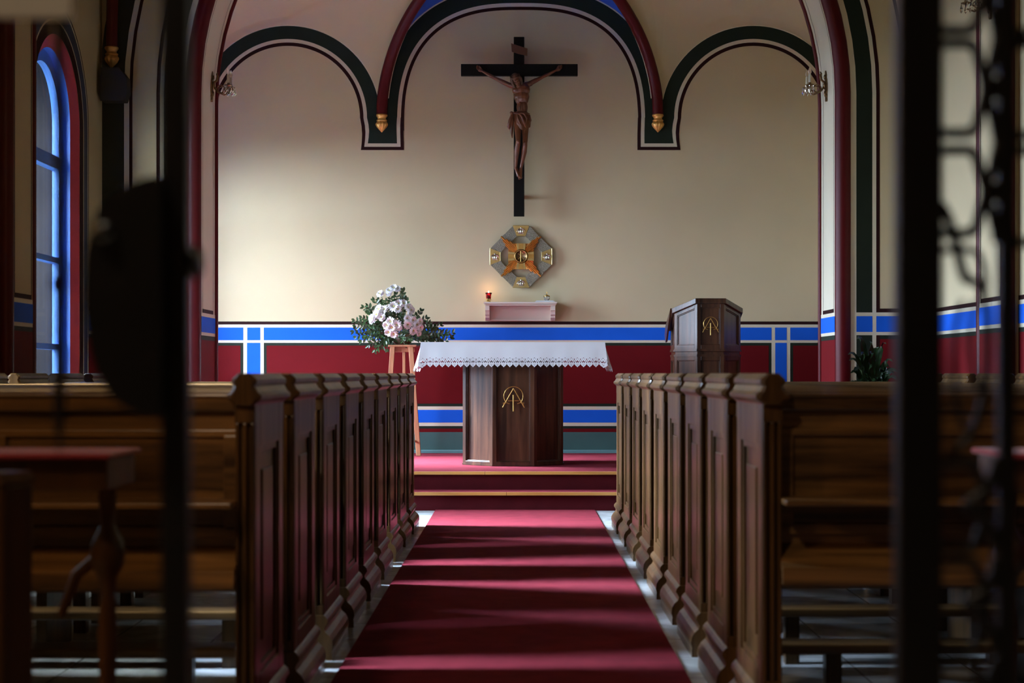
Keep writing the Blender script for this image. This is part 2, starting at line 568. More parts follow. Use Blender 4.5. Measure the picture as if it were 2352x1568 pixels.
web_side(1, 1732, RIBX[1], 'ceiling_vault_right')
b = MB()
A = [bpt(*p, 0) for p in sup(54)]
F = [rib(RIBX[1], i / 32 * 90, -.03, .03) for i in range(33)] + [rib(RIBX[0], (32 - i) / 32 * 90, .03, .03) for i in range(1, 33)]
for k in range(8):
    b.strip([a.lerp(f, k / 8) for a, f in zip(A, F)], [a.lerp(f, (k + 1) / 8) for a, f in zip(A, F)], 'webblue', True)
struct(b.build('ceiling_vault'))
for i, xc in enumerate(RIBX):
    b = MB()
    sg = -1 if xc < 0 else 1
    path = [rib(xc, a) for a in range(0, 91, 3)]
    b.tube(path, .052, 'redcol', 14)
    b.tube([p + Vector((-sg * .047, .02, .012)) for p in path[2:]], .013, 'trim', 6)
    b.tube([p + Vector((sg * .050, .03, .0)) for p in path], .008, 'brown', 6)
    struct(b.build('trim_%d' % (i + 1)))

def corbel(loc, label, s=1.0):
    r_ = root('gilt_corbel', loc, label, 'corbel', 'gilded corbels under the red ribs')
    b = MB()
    b.lathe([(.030 * s, .0), (.054 * s, -.006 * s), (.056 * s, -.018 * s), (.048 * s, -.028 * s), (.040 * s, -.040 * s), (.040 * s, -.052 * s), (.052 * s, -.060 * s), (.051 * s, -.070 * s), (.043 * s, -.076 * s)], loc, 'goldpaint', 24)
    b.build('neck', r_)
    b = MB()
    b.lathe([(.042 * s, -.074 * s), (.054 * s, -.092 * s), (.055 * s, -.105 * s), (.046 * s, -.125 * s), (.028 * s, -.148 * s), (.010 * s, -.168 * s), (.001, -.178 * s)], loc, 'goldpaint', 40, amp=.10, lobes=10)
    b.build('leaf_bud', r_)
    return r_
for xc, lb in ((RIBX[0], 'gilded bud corbel on the dark green pendant left of the crucifix'), (RIBX[1], 'gilded bud corbel on the dark green pendant right of the crucifix')):
    corbel((xc, YB - .062, RZ + .005), lb)

# ------------------------------------------------------------------ chancel arch wall
def outl(r, zb=0.0, n=40):
    pts = [(r, zb), (r, SPR)]
    pts += [(r * math.cos(PI * i / n), SPR + r * math.sin(PI * i / n)) for i in range(1, n)]
    pts += [(-r, SPR), (-r, zb)]
    return pts
def fr(r, y, zb=0.0):
    return [Vector((x, y, z)) for x, z in outl(r, zb)]
b = MB()
b.strip(fr(JX, YF), fr(NX + .1, YF), 'cream')
up = fr(NX + .1, YF)[1:-1]
b.strip(up, [Vector((p.x, YF, CEIL)) for p in up], 'cream')
b.strip(fr(JX, YJ), fr(NX + .2, YJ), 'cream')
up = fr(NX + .2, YJ)[1:-1]
b.strip(up, [Vector((p.x, YJ, CEIL)) for p in up], 'cream')
b.strip(fr(JX, YF), fr(JX, YJ), 'trim', True)          # reveal
for r0, r1, mm, l in ((2.575, 2.618, 'trim', 1), (2.618, 2.742, 'green', 1), (2.742, 2.772, 'trim', 1), (2.772, 2.80, 'brown', 1), (2.985, 3.01, 'brown', 1), (3.01, 3.05, 'trim', 1), (3.05, 3.24, 'green', 1)):
    b.strip(fr(r0, YF - .0015 * l), fr(r1, YF - .0015 * l), mm)
# thin lines and band on the reveal
for sg in (-1, 1):
    def rq(y0, y1, z0, z1, m, lay):
        x = sg * (JX - .0015 * lay)
        b.add([(x, y0, z0), (x, y1, z0), (x, y1, z1), (x, y0, z1)], [(0, 1, 2, 3)], m)
    rq(YF, YJ, PZ, H_T0, 'red', 1)
    rq(YF, YJ, H_T0 - .035, H_T0, 'green', 2)
    rq(YF, YJ, H_T0, H_T1, 'trim', 2)
    rq(YF, YJ, H_B0, H_B1, 'blue', 3)
    rq(YF + .05, YJ - .10, H_T1, H_LINE, 'brown', 2)
    rq(YF + .05, YF + .058, H_T1, SPR, 'brown', 2)
    rq(YJ - .108, YJ - .10, H_T1, SPR, 'brown', 2)
for y0, y1 in ((YF + .05, YF + .058), (YJ - .108, YJ - .10)):
    b.strip(fr(JX - .0015, y0, SPR), fr(JX - .0015, y1, SPR), 'brown')
# painted dado on the front faces
for sg in (-1, 1):
    def fq(x0, x1, z0, z1, m, lay):
        y = YF - .0015 * lay
        b.add([(sg * x0, y, z0), (sg * x1, y, z0), (sg * x1, y, z1), (sg * x0, y, z1)], [(0, 1, 2, 3)], m)
    fq(2.80, 3.3, 0, H_T0 - .03, 'red', 2)
    fq(2.80, 3.3, H_T0 - .03, H_T0, 'green', 2)
    fq(2.575, 3.3, H_T0, H_T1, 'trim', 2)
    fq(2.575, 2.618, 0, H_T0, 'trim', 2)
    fq(2.618, 2.742, H_B0, H_B1, 'blue', 3)
    fq(2.772, 3.3, H_B0, H_B1, 'blue', 3)
    fq(2.80, 3.3, H_T1, H_LINE, 'brown', 2)
struct(b.build('wall_chancel'))
for i, (r0, rr) in enumerate(((2.515, .062),)):
    b = MB()
    b.tube([Vector((x, YF + .01, z)) for x, z in outl(r0)], rr, 'redcol', 18)
    struct(b.build('trim_3'))
b = MB()      # dark red arris bead on the back edge of the jambs
b.tube([Vector((x, YJ + .0, z)) for x, z in outl(JX - .002, PZ)], .022, 'redcol', 10)
struct(b.build('trim_4'))

# nave corner ribs with corbels
for sg, lb in ((-1, 'gilded corbel under the red rib in the far left corner of the nave'), (1, 'gilded corbel under the red rib in the far right corner of the nave')):
    b = MB()
    b.tube([Vector((sg * (3.13 - .6 * (1 - math.cos(math.radians(a)))), YF - .06 - 1.2 * (1 - math.cos(math.radians(a))), 3.56 + 2.2 * math.sin(math.radians(a)))) for a in range(0, 91, 6)], .045, 'redcol', 12)
    struct(b.build('trim_%d' % (5 if sg < 0 else 6)))
    corbel((sg * 3.13, YF - .065, 3.565), lb, .95)

# ------------------------------------------------------------------ side walls with windows
class Win:
    def __init__(s, yc, hw, z0, zs, d=.10):
        s.yc, s.hw, s.z0, s.zs, s.d = yc, hw, z0, zs, d
    def out(s, off=0, n=28):
        r = s.hw + off
        p = [(s.yc - r, s.z0 - off), (s.yc - r, s.zs)]
        p += [(s.yc - r * math.cos(PI * i / n), s.zs + r * math.sin(PI * i / n)) for i in range(1, n)]
        p += [(s.yc + r, s.zs), (s.yc + r, s.z0 - off)]
        return p

def side_wall(name, sg, x, y0, y1, wins, z0w, dado=True, thick=.34):
    b = MB()
    V = lambda y, z, l=0: Vector((sg * (x - .0015 * l), y, z))
    def q(ya, yb, za, zb, m, l=0):
        if yb - ya > 1e-4:
            b.add([V(ya, za, l), V(yb, za, l), V(yb, zb, l), V(ya, zb, l)], [(0, 1, 2, 3)], m)
    cur = y0
    for wn in sorted(wins, key=lambda k: k.yc):
        of = .09
        q(cur, wn.yc - wn.hw - of, z0w, CEIL, 'cream')
        q(wn.yc - wn.hw - of, wn.yc + wn.hw + of, z0w, wn.z0 - of, 'cream')
        arc = [V(*p) for p in wn.out(of)[1:-1]]
        b.strip(arc, [Vector((p.x, p.y, CEIL)) for p in arc], 'cream')
        cur = wn.yc + wn.hw + of
        oo = wn.out(of); oo = oo + [oo[0]]
        oi = wn.out(); oi = oi + [oi[0]]
        b.strip([V(*p) for p in oo], [Vector((sg * (x + .045), p[0], p[1])) for p in oi], 'arris')
        # reveal: blue inside the opening
        o = wn.out() + [wn.out()[0]]
        dep = [Vector((sg * (x + wn.d), p[0], p[1])) for p in o]
        b.strip([Vector((sg * (x + .045), p[0], p[1])) for p in o], dep, 'winblue')
        o2 = [Vector((sg * (x + thick), p[0], p[1])) for p in o]
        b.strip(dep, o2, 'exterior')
        if wn is W1:
            for r0, r1, mm, l in ((.09, .18, 'brown', 2), (.18, .195, 'trim', 2), (.195, .30, 'navy', 2), (.30, .318, 'trim', 2), (.318, .335, 'brown', 2)):
                b.strip([V(p[0], p[1], l) for p in wn.out(r0)], [V(p[0], p[1], l) for p in wn.out(r1)], mm)
    q(cur, y1, z0w, CEIL, 'cream')
    # outer skin
    cur = y0
    for wn in sorted(wins, key=lambda k: k.yc):
        for (ya, yb, za, zb) in ((cur, wn.yc - wn.hw, z0w, CEIL), (wn.yc - wn.hw, wn.yc + wn.hw, z0w, wn.z0)):
            b.add([Vector((sg * (x + thick), a, c)) for a, c in ((ya, za), (yb, za), (yb, zb), (ya, zb))], [(0, 1, 2, 3)], 'cream')
        arc = [Vector((sg * (x + thick), *p)) for p in wn.out()[1:-1]]
        b.strip(arc, [Vector((p.x, p.y, CEIL)) for p in arc], 'cream')
        cur = wn.yc + wn.hw
    b.add([Vector((sg * (x + thick), a, c)) for a, c in ((cur, z0w), (y1, z0w), (y1, CEIL), (cur, CEIL))], [(0, 1, 2, 3)], 'cream')
    if dado:
        gaps = [(wn.yc - wn.hw - (.335 if wn is W1 else 0), wn.yc + wn.hw + (.335 if wn is W1 else 0)) for wn in sorted(wins, key=lambda k: k.yc)]
        runs, cur = [], y0
        for a, c in gaps:
            runs.append((cur, a)); cur = c
        runs.append((cur, y1))
        for a, c in runs:
            q(a, c, z0w, H_T0 - .03, 'red', 1)
            q(a, c, H_T0 - .03, H_T0, 'green', 1)
            q(a, c, H_T0, H_T1, 'trim', 1)
            q(a, c, H_B0, H_B1, 'blue', 3)
            q(a, c, H_T1, H_LINE, 'brown', 1)
    return struct(b.build(name))

W1 = Win(11.26, .48, .72, 2.84, .10)      # the window in view
W2 = Win(14.25, .60, 1.00, 2.70, .10)     # sanctuary, hidden behind the jamb
W3 = Win(8.50, .48, .72, 2.84, .10)
W4 = Win(5.55, .22, 1.10, 2.65, .10)
side_wall('wall_left', -1, NX, -1.5, YF, [W1, W3, W4], 0)
side_wall('wall_right', 1, NX, -1.5, YF, [], 0)
side_wall('wall_sanctuary_left', -1, SX, YJ, YB, [W2], 0)
side_wall('wall_sanctuary_right', 1, SX, YJ, YB, [], 0)
for i, (wn, x) in enumerate(((W1, NX), (W2, SX), (W3, NX), (W4, NX))):
    portal('window_portal', wn.yc - wn.hw, wn.yc + wn.hw, wn.z0, wn.zs + wn.hw, -(x + .33), 1)

def window(idx, wn, x):
    fx0, fx1 = -(x + wn.d + .05), -(x + wn.d)
    r_ = bpy.data.objects.new('window_%d' % idx, None)
    COL.objects.link(r_)
    r_.location = (fx1, wn.yc, wn.z0)
    WL[r_.name] = Vector(r_.location)
    r_['kind'] = 'structure'
    b = MB()
    fw = .09 if wn is W1 else .06
    o = wn.out(); o = o + [o[0]]
    inn = Win(wn.yc, wn.hw - fw, wn.z0 + fw, wn.zs).out(); inn = inn + [inn[0]]
    for xx in (fx0, fx1):
        b.strip([Vector((xx, *p)) for p in o], [Vector((xx, *p)) for p in inn], 'winblue')
    b.strip([Vector((fx0, *p)) for p in inn], [Vector((fx1, *p)) for p in inn], 'winblue')
    b.build('window_frame', r_)
    for zc, hh in ((wn.zs - .28, .045), (wn.zs - .98, .02), (wn.zs - 1.60, .02)):
        if zc > wn.z0 + .2:
            b = MB()
            b.box(fx0 - .005, fx1 + .012, wn.yc - wn.hw + fw, wn.yc + wn.hw - fw, zc - hh, zc + hh, 'winblue')
            b.build('transom', r_)
    b = MB()
    b.add([Vector(((fx0 + fx1) / 2, *p)) for p in inn[:-1]], [tuple(range(len(inn) - 1))], 'pane')
    b.build('pane', r_)
window(1, W1, NX); window(2, W2, SX); window(3, W3, NX); window(4, W4, NX)

# nave pilasters with red beaded edges
def pilaster(name, sg, y0, y1):
    b = MB()
    x0, x1 = NX, NX - .10
    xs = sorted((sg * x0, sg * x1))
    b.box(xs[0], xs[1], y0, y1, 0, CEIL, 'cream')
    def q(ya, yb, za, zb, m, l):
        x = sg * (x1 - .0015 * l)
        b.add([(x, ya, za), (x, yb, za), (x, yb, zb), (x, ya, zb)], [(0, 1, 2, 3)], m)
    q(y0, y1, 0, H_T0 - .03, 'red', 1); q(y0, y1, H_T0 - .03, H_T0, 'green', 1); q(y0, y1, H_T0, H_T1, 'trim', 1)
    q(y0, y1, H_B0, H_B1, 'blue', 2); q(y0 + .05, y1 - .05, H_T1, H_LINE, 'brown', 1)
    q(y0 + .05, y0 + .065, H_T1, CEIL, 'brown', 1); q(y1 - .065, y1 - .05, H_T1, CEIL, 'brown', 1)
    for yy in (y0, y1):
        b.tube([(sg * (x1 + .03), yy, 0), (sg * (x1 + .03), yy, CEIL)], .045, 'redcol', 14)
    struct(b.build(name))
pilaster('trim_7', -1, 9.92, 10.38)
pilaster('trim_8', 1, 10.36, 10.92)
pilaster('trim_9', -1, 6.7, 7.2)
pilaster('trim_10', 1, 4.6, 5.1)

# rear wall and ceilings
b = MB(); b.box(-NX - .3, NX + .3, -1.6, -1.5, 0, CEIL, 'dkwood'); struct(b.build('wall_rear'))
b = MB(); b.box(-NX - .4, NX + .4, -1.6, YB + .2, CEIL, CEIL + .1, 'ceil'); struct(b.build('ceiling'))
# outdoors: ground and the wing of the building next to the window
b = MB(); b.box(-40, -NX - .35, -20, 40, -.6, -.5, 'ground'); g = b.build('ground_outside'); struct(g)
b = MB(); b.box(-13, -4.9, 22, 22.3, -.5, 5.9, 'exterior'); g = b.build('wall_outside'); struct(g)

# ------------------------------------------------------------------ pews
PITCH, Y0 = 0.758, 4.485
def pew_proto(sg, xa, length, Y0):
    """sg +1: the right row (extends to +x from the aisle plane x = xa)"""
    loc = Vector((xa, Y0, 0))
    r_ = root('pew', loc, 'x', 'pew')
    X = lambda d: xa + sg * d
    def bx(b, d0, d1, y0, y1, z0, z1, m='oak'):
        a, c = sorted((X(d0), X(d1)))
        b.box(a, c, Y0 + y0, Y0 + y1, z0, z1, m)
    def end(name, d0, d1, face):
        # face: distance of the panelled face; d0..d1 thickness
        b = MB()
        s_ = 1 if face == d0 else -1
        f = face
        bx(b, f + s_ * .014, f + s_ * .055, 0, .51, .0, .97)
        def fb(y0, y1, z0, z1, t0=0.0, t1=.014):
            bx(b, f + s_ * t0, f + s_ * t1, y0, y1, z0, z1)
        fb(0, .085, 0, .97); fb(.425, .51, 0, .97)
        fb(.085, .425, .85, .97); fb(.085, .425, 0, .22)
        fb(.085, .105, .22, .85, .006, .014); fb(.405, .425, .22, .85, .006, .014)
        fb(.105, .405, .83, .85, .006, .014); fb(.105, .405, .22, .24, .006, .014)
        fb(.165, .345, .30, .78, .006, .014)
        # raised fillets on the narrow rear and front faces
        for yy0, yy1 in ((-.014, 0), (.51, .522)):
            for a, c in ((.002, .012), (.022, .033), (.043, .053)):
                bx(b, f + s_ * a, f + s_ * c, yy0, yy1, .20, .915)
            bx(b, f, f + s_ * .055, yy0, yy1, .915, .97)
            bx(b, f, f + s_ * .055, yy0, yy1, .0, .20)
        e = b.build(name, r_, bevel=.003)
        b = MB()
        c_ = f + s_ * .0275
        prof = [(-.026, .962), (-.030, .968), (-.046, .980), (-.047, .990), (-.036, 1.000), (-.031, 1.010), (-.028, 1.016), (-.034, 1.022), (-.034, 1.034), (-.016, 1.050)]
        pts = [(X(c_ + p), z) for p, z in prof] + [(X(c_ - p), z) for p, z in reversed(prof)]
        n = len(pts)
        # taper the two ends of the cap like its profile
        ys = [(-.030, .72), (-.022, 1.0), (.532, 1.0), (.540, .72)]
        vs = []
        for yy, k in ys:
            for (x, z) in pts:
                vs.append((X(c_) + (x - X(c_)) * k, Y0 + yy, z if k == 1 else .962 + (z - .962) * .93 + .002))
        fs = []
        for i in range(3):
            for j in range(n):
                fs.append((i * n + j, i * n + (j + 1) % n, (i + 1) * n + (j + 1) % n, (i + 1) * n + j))
        fs += [tuple(range(n))[::-1], tuple(range(3 * n, 4 * n))]
        b.add(vs, fs, 'oak')
        cp = b.build('cap', e)
        outward(cp)
        b = MB()
        prof = [(-.0275, .165), (-.034, .160), (-.042, .150), (-.044, .138), (-.036, .126), (-.031, .115), (-.035, .104), (-.050, .090), (-.060, .072), (-.063, .05), (-.058, .03), (-.060, .028), (-.060, .0)]
        pts = [(X(c_ + p), z) for p, z in prof] + [(X(c_ - p), z) for p, z in reversed(prof)]
        b.prism(pts, 'y', Y0 - .022, Y0 + .532, 'oak')
        bs = b.build('plinth', e)
        outward(bs)
    L = length
    end('aisle_end', 0, .055, 0)
    end('wall_end', L - .055, L, L)
    b = MB()
    bx(b, .05, L - .05, .035, .095, .945, .995, 'oakx')
    bx(b, .05, L - .05, .028, .10, .983, .994, 'oakx')
    b.build('top_rail', r_, bevel=.006)
    b = MB()
    bx(b, .05, L - .05, .055, .08, .50, .946, 'oakx')
    bx(b, .05, L - .05, .045, .06, .875, .895, 'oakx')
    for k in range(4):
        c_ = .06 + (L - .12) * k / 3
        bx(b, max(.05, c_ - .035), min(L - .05, c_ + .035), .043, .058, .62, .88, 'oakx')
    bx(b, .05, L - .05, .043, .058, .60, .63, 'oakx')
    b.build('back_panel', r_, bevel=.003)
    b = MB()
    bx(b, .05, L - .05, -.10, .05, .690, .706, 'oakx')
    b.build('book_ledge', r_, bevel=.004)
    b = MB()
    b.prism([(Y0 + .10, .60), (Y0 + .10, .575), (Y0 - .035, .50), (Y0 - .035, .47), (Y0 - .055, .47), (Y0 - .055, .518)], 'x', *sorted((X(.05), X(L - .05))), 'oakx')
    b.build('sloped_board', r_, bevel=.002)
    b = MB()
    bx(b, .05, L - .05, .02, .47, .452, .482, 'oakx')
    b.build('seat', r_, bevel=.006)
    for k in (.5,):
        b = MB()
        bx(b, L * k - .02, L * k + .02, .08, .42, 0, .455)
        b.build('seat_support', r_, bevel=.003)
    b = MB()
    bx(b, .12, L - .12, -.20, -.07, .175, .205, 'oakx')
    kn = b.build('kneeler', r_, bevel=.005)
    for k in (.15, .5, .85):
        b = MB()
        bx(b, L * k - .025, L * k + .025, -.17, -.12, 0, .178)
        b.build('kneeler_leg', kn)
    return r_

def children(o):
    return [c for c in bpy.data.objects if c.parent == o]
def copy_tree(o, parent=None, loc=None):
    c = o.copy()
    COL.objects.link(c)
    if parent is not None:
        c.parent = parent
    if loc is not None:
        c.location = loc
    for ch in kids[o.name]:
        copy_tree(ch, c)
    return c
kids = {}
ORD = ['last', 'second-to-last', 'third', 'fourth', 'fifth', 'sixth', 'seventh', 'eighth', 'ninth', 'frontmost']
def pew_label(side, k):
    s = side
    if k == 0: return 'oak pew in the %s row, rearmost, its back closest to the iron gate' % s
    if k == 8: return 'oak pew in the %s row, frontmost, beside the carpeted altar steps' % s
    if k < 5: return 'oak pew in the %s row, %s from the rear by the gate' % (s, ['', 'second', 'third', 'fourth', 'fifth'][k])
    return 'oak pew in the %s row, %s from the front by the altar steps' % (s, ['fourth', 'third', 'second'][k - 5])
for sg, xa, L, side, YP in ((-1, -.712, 2.12, 'left', 4.37), (1, .675, 2.10, 'right', 4.46)):
    pr = pew_proto(sg, xa, L, YP)
    for o in [pr] + children(pr) + [g for c in children(pr) for g in children(c)]:
        kids[o.name] = children(o)
    for k in range(9):
        o = pr if k == 0 else copy_tree(pr, None, (xa, YP + (.769 if sg < 0 else .760) * k, 0))
        o['label'] = pew_label(side, k)
        o['group'] = 'oak pews in the %s row' % side

# ------------------------------------------------------------------ framed wooden panels for altar and ambo
def framed(b, p0, p1, z0, z1, m, fw=.035, dep=.014, thick=.03, zt0=None, zt1=None):
    """panel face from plan point p0 to p1 (seen from outside with p0 on the left); optional sloping top (z at p0, z at p1)"""
    a, c = Vector((*p0, 0)), Vector((*p1, 0))
    u = (c - a); L = u.length; u.normalize()
    n = Vector((u.y, -u.x, 0))           # outward
    za, zb = (z1, z1) if zt0 is None else (zt0, zt1)
    def quadbox(s0, s1, f0, f1, d0, d1):
        """s along the face; f0/f1 functions of s for bottom/top heights"""
        vs = []
        for d in (d0, d1):
            for s_, f in ((s0, f0), (s1, f0), (s1, f1), (s0, f1)):
                vs.append(a + u * s_ + n * d + Vector((0, 0, f(s_))))
        b.add(vs, [(0, 1, 2, 3), (7, 6, 5, 4), (0, 4, 5, 1), (1, 5, 6, 2), (2, 6, 7, 3), (3, 7, 4, 0)], m)
    bot = lambda s_: z0
    top = lambda s_: za + (zb - za) * s_ / L
    quadbox(0, L, bot, top, -thick, -dep)
    quadbox(0, fw, bot, top, -dep, 0)
    quadbox(L - fw, L, bot, top, -dep, 0)
    quadbox(fw, L - fw, bot, lambda s_: z0 + fw, -dep, 0)
    quadbox(fw, L - fw, lambda s_: top(s_) - fw, top, -dep, 0)
    # inner bead
    t = .008
    quadbox(fw, fw + t, lambda s_: z0 + fw, lambda s_: top(s_) - fw, -dep, -dep * .45)
    quadbox(L - fw - t, L - fw, lambda s_: z0 + fw, lambda s_: top(s_) - fw, -dep, -dep * .45)
    quadbox(fw, L - fw, lambda s_: z0 + fw, lambda s_: z0 + fw + t, -dep, -dep * .45)
    quadbox(fw, L - fw, lambda s_: top(s_) - fw - t, lambda s_: top(s_) - fw, -dep, -dep * .45)

def emblem(parent, c, s, y, name='alpha_emblem', w=1.0):
    """gilt sign: a ring open at the foot, a capital A and a cross; c centre (x, z), s metres per photo pixel"""
    b = MB()
    def T(px, py): return Vector((c[0] + px * s, y, c[1] - py * s))
    arc = [T(22 * math.sin(math.radians(a)), -22 * math.cos(math.radians(a))) for a in range(-132, 133, 8)]
    b.tube(arc, 1.0 * s * w, 'gold', 6)
    for sx in (-1, 1):
        b.tube([T(0, -18), T(sx * 25, 26)], 1.25 * s * w, 'gold', 6)
        b.tube([T(sx * 9, 17.5), T(sx * 17, 14.5), T(sx * 23, 19)], 1.2 * s * w, 'gold', 6)
        b.tube([T(sx * 17, 14.5), T(sx * 24.5, 16)], .9 * s * w, 'gold', 6)
    b.tube([T(0, -3), T(0, 35)], 1.9 * s * w, 'gold', 6)
    b.tube([T(-13, 10.5), T(13, 10.5)], 1.0 * s * w, 'gold', 6)
    return b.build(name, parent, label='gilded circle, letter A and cross emblem')

# altar
AZ = PZ + .002
alt = root('altar_table', (-.04, 13.7, PZ), 'dark wooden altar on a panelled pedestal in the middle of the platform', 'altar')
pl = [(-.213, 13.34), (.133, 13.34), (.380, 13.57), (.380, 14.0), (.133, 14.22), (-.213, 14.22), (-.466, 14.0), (-.466, 13.57)]
TOPZ = 1.300
order = [(7, 0, 'walnut'), (0, 1, 'walnut'), (1, 2, 'walnut'), (2, 3, 'walnut'), (3, 4, 'walnut'), (4, 5, 'walnut'), (5, 6, 'walnut'), (6, 7, 'walnut')]
for i, j, mm in order:
    b = MB(); framed(b, pl[i], pl[j], AZ, TOPZ - .05, 'walnut', fw=.034, dep=.024, thick=.04)
    b.build('side_panel', alt, bevel=.002)
b = MB()
b.prism([(-.04 + (x + .04) * 1.012, 13.78 + (y - 13.78) * 1.012) for x, y in pl], 'z', AZ, AZ + .014, 'walnut'); b.build('base', alt)
b = MB(); b.box(-.775, .695, 13.22, 14.36, TOPZ - .055, TOPZ, 'walnut'); b.build('table_top', alt, bevel=.004)
emblem(alt, ((1179.3 - VX) * 13.33 / FPX, CH + (VY - 909.5) * 13.33 / FPX), 13.33 / FPX, 13.34 - .014)

# altar cloth with lace hem
def lace_solid(u, v):
    """u across one scallop -.5...5, v 0 (seam) .. 1 (tip)"""
    if v > 1 - .62 * abs(u) ** 1.15 * 1.1: return False
    if v > .60 and abs(u) > .47: return False
    def h(cu, cv, ru, rv): return ((u - cu) / ru) ** 2 + ((v - cv) / rv) ** 2 < 1
    if h(0, .40, .07, .09) or h(-.12, .50, .07, .055) or h(.12, .50, .07, .055): return False
    if h(-.33, .40, .05, .04) or h(.33, .40, .05, .04) or h(-.24, .46, .05, .03) or h(.24, .46, .05, .03): return False
    if h(0, .76, .10, .05) and not h(0, .72, .07, .045): return False
    if h(-.1, .68, .04, .03) or h(.1, .68, .04, .03): return False
    if abs(abs(u) - .5) < .045 and (.40 < v < .46 or .52 < v < .60): return False
    if h(-.5, .22, .06, .04) or h(.5, .22, .06, .04) or h(-.2, .18, .05, .035) or h(.2, .18, .05, .035) or h(0, .10, .05, .03): return False
    return True
cl = root('altar_cloth', (-.04, 13.2, TOPZ), 'white linen cloth with scalloped lace hem hanging over the altar', 'tablecloth')
cx0, cx1, cy0, cy1, ct = -.797, .712, 13.200, 14.38, TOPZ + .006
def skirt_pt(side, s_, d):
    """side front/left/right; s_ position along the edge 0..1; d drop 0..1 -> point on the hanging cloth"""
    drop = .205 * d
    if side == 'front':
        x = cx0 + (cx1 - cx0) * s_
        e = min(s_, 1 - s_)
        fl = max(0, 1 - e / .035)
        k = -1 if s_ < .5 else 1
        wav = .004 * math.sin(s_ * 46) * d + .003 * math.sin(s_ * 17 + 1) * d
        return Vector((x + k * fl * .026 * d, cy0 - .012 * d + wav - fl * .010 * d, ct - drop - fl * .012 * d))
    k = -1 if side == 'left' else 1
    x = cx0 if side == 'left' else cx1
    y = cy0 + (cy1 - cy0) * s_
    fl = max(0, 1 - s_ / .25)
    wv = .012 * math.sin(s_ * 22)
    return Vector((x + k * (.026 + .050 * min(1, s_ * 7) + wv * min(1, s_ * 6)) * d, y - .012 * d * fl, ct - drop * (1 + .18 * min(1, s_ * 6)) - fl * .012 * d))
b = MB()
b.add([(cx0, cy0, ct), (cx1, cy0, ct), (cx1, cy1, ct), (cx0, cy1, ct)], [(0, 1, 2, 3)], 'cloth')
LT = .60   # lace begins here in the drop
for side in ('front', 'left', 'right'):
    n = 120 if side == 'front' else 60
    rows = []
    for i in range(7):
        d = LT * i / 6
        rows.append([skirt_pt(side, j / n, d) for j in range(n + 1)])
    for i in range(6):
        b.strip(rows[i], rows[i + 1], 'cloth', True)
b.build('linen_cloth', cl)
for side, units in (('front', 30), ('left', 22), ('right', 22)):
    b = MB()
    NU, NV = (14, 18)
    idx = {}
    vs, fs = [], []
    def gv(i, j):
        if (i, j) not in idx:
            idx[(i, j)] = len(vs)
            vs.append(skirt_pt(side, i / (NU * units), LT + (1 - LT) * j / NV * 1.0))
        return idx[(i, j)]
    for k in range(units):
        for i in range(NU):
            for j in range(NV):
                if lace_solid((i + .5) / NU - .5, (j + .5) / NV):
                    I = k * NU + i
                    fs.append((gv(I, j), gv(I + 1, j), gv(I + 1, j + 1), gv(I, j + 1)))
    b.add(vs, fs, 'cloth', True)
    b.build('lace_hem', cl)

# ambo
amb = root('ambo', (1.66, 14.2, PZ), 'tall dark wooden reading desk with gilt emblem at the right of the platform', 'lectern')
q = [(1.544, 13.90), (1.777, 13.90), (1.954, 14.15), (1.954, 14.50), (1.373, 14.50), (1.373, 14.15)]
slope = lambda y: 1.688 - (y - 13.90) * .30
WZ0, WZ1 = 1.196, 1.262
for i, j in ((5, 0), (0, 1), (1, 2), (2, 3), (3, 4), (4, 5)):
    b = MB()
    framed(b, q[i], q[j], WZ1, 0, 'walnut', fw=.034, dep=.014, zt0=slope(q[i][1]) - .035, zt1=slope(q[j][1]) - .035)
    b.build('upper_panel', amb, bevel=.002)
    b = MB()
    framed(b, q[i], q[j], PZ + .06, WZ0, 'walnut', fw=.034, dep=.014)
    b.build('lower_panel', amb, bevel=.002)
def offpoly(pts, d):
    c = Vector((sum(p[0] for p in pts) / len(pts), sum(p[1] for p in pts) / len(pts)))
    return [tuple(c + (Vector(p) - c) * (1 + d / (Vector(p) - c).length)) for p in pts]
b = MB()
for d, z0, z1 in ((.006, WZ0 - .002, WZ0 + .018), (-.008, WZ0 + .018, WZ1 - .022), (.010, WZ1 - .022, WZ1 - .008), (.004, WZ1 - .008, WZ1 + .002)):
    b.prism(offpoly(q, d), 'z', z0, z1, 'walnut')
b.build('waist_moulding', amb, bevel=.002)
b = MB(); b.prism(offpoly(q, .02), 'z', AZ, PZ + .062, 'walnut'); b.build('plinth', amb, bevel=.003)
# sloping reading board
b = MB()
rb = [(1.530, 13.885), (1.790, 13.885), (1.972, 14.14), (1.972, 14.62), (1.352, 14.62), (1.352, 14.14)]
vs = [(x, y, slope(y) - .04) for x, y in rb] + [(x, y, slope(y) + .005) for x, y in rb]
b.add(vs, [tuple(range(6))[::-1], tuple(range(6, 12))] + [(i, (i + 1) % 6, (i + 1) % 6 + 6, i + 6) for i in range(6)], 'walnut')
b.build('reading_board', amb, bevel=.003)
b = MB()
for k in (-1,):
    x = 1.352 - .002 if k < 0 else 1.972 + .002
    b.prism([(14.14, slope(14.14) + .004), (14.62, slope(14.62) + .004), (14.70, slope(14.7) - .05), (14.62, 1.33), (14.55, 1.34)], 'x', min(x, x + k * .014), max(x, x + k * .014), 'walnut')
b.build('side_wing', amb)
sE = 13.9 / FPX
emblem(amb, ((1631.8 - VX) * sE, CH + (VY - 744.0) * sE), sE * .73, 13.90 - .016, 'emblem', .9)

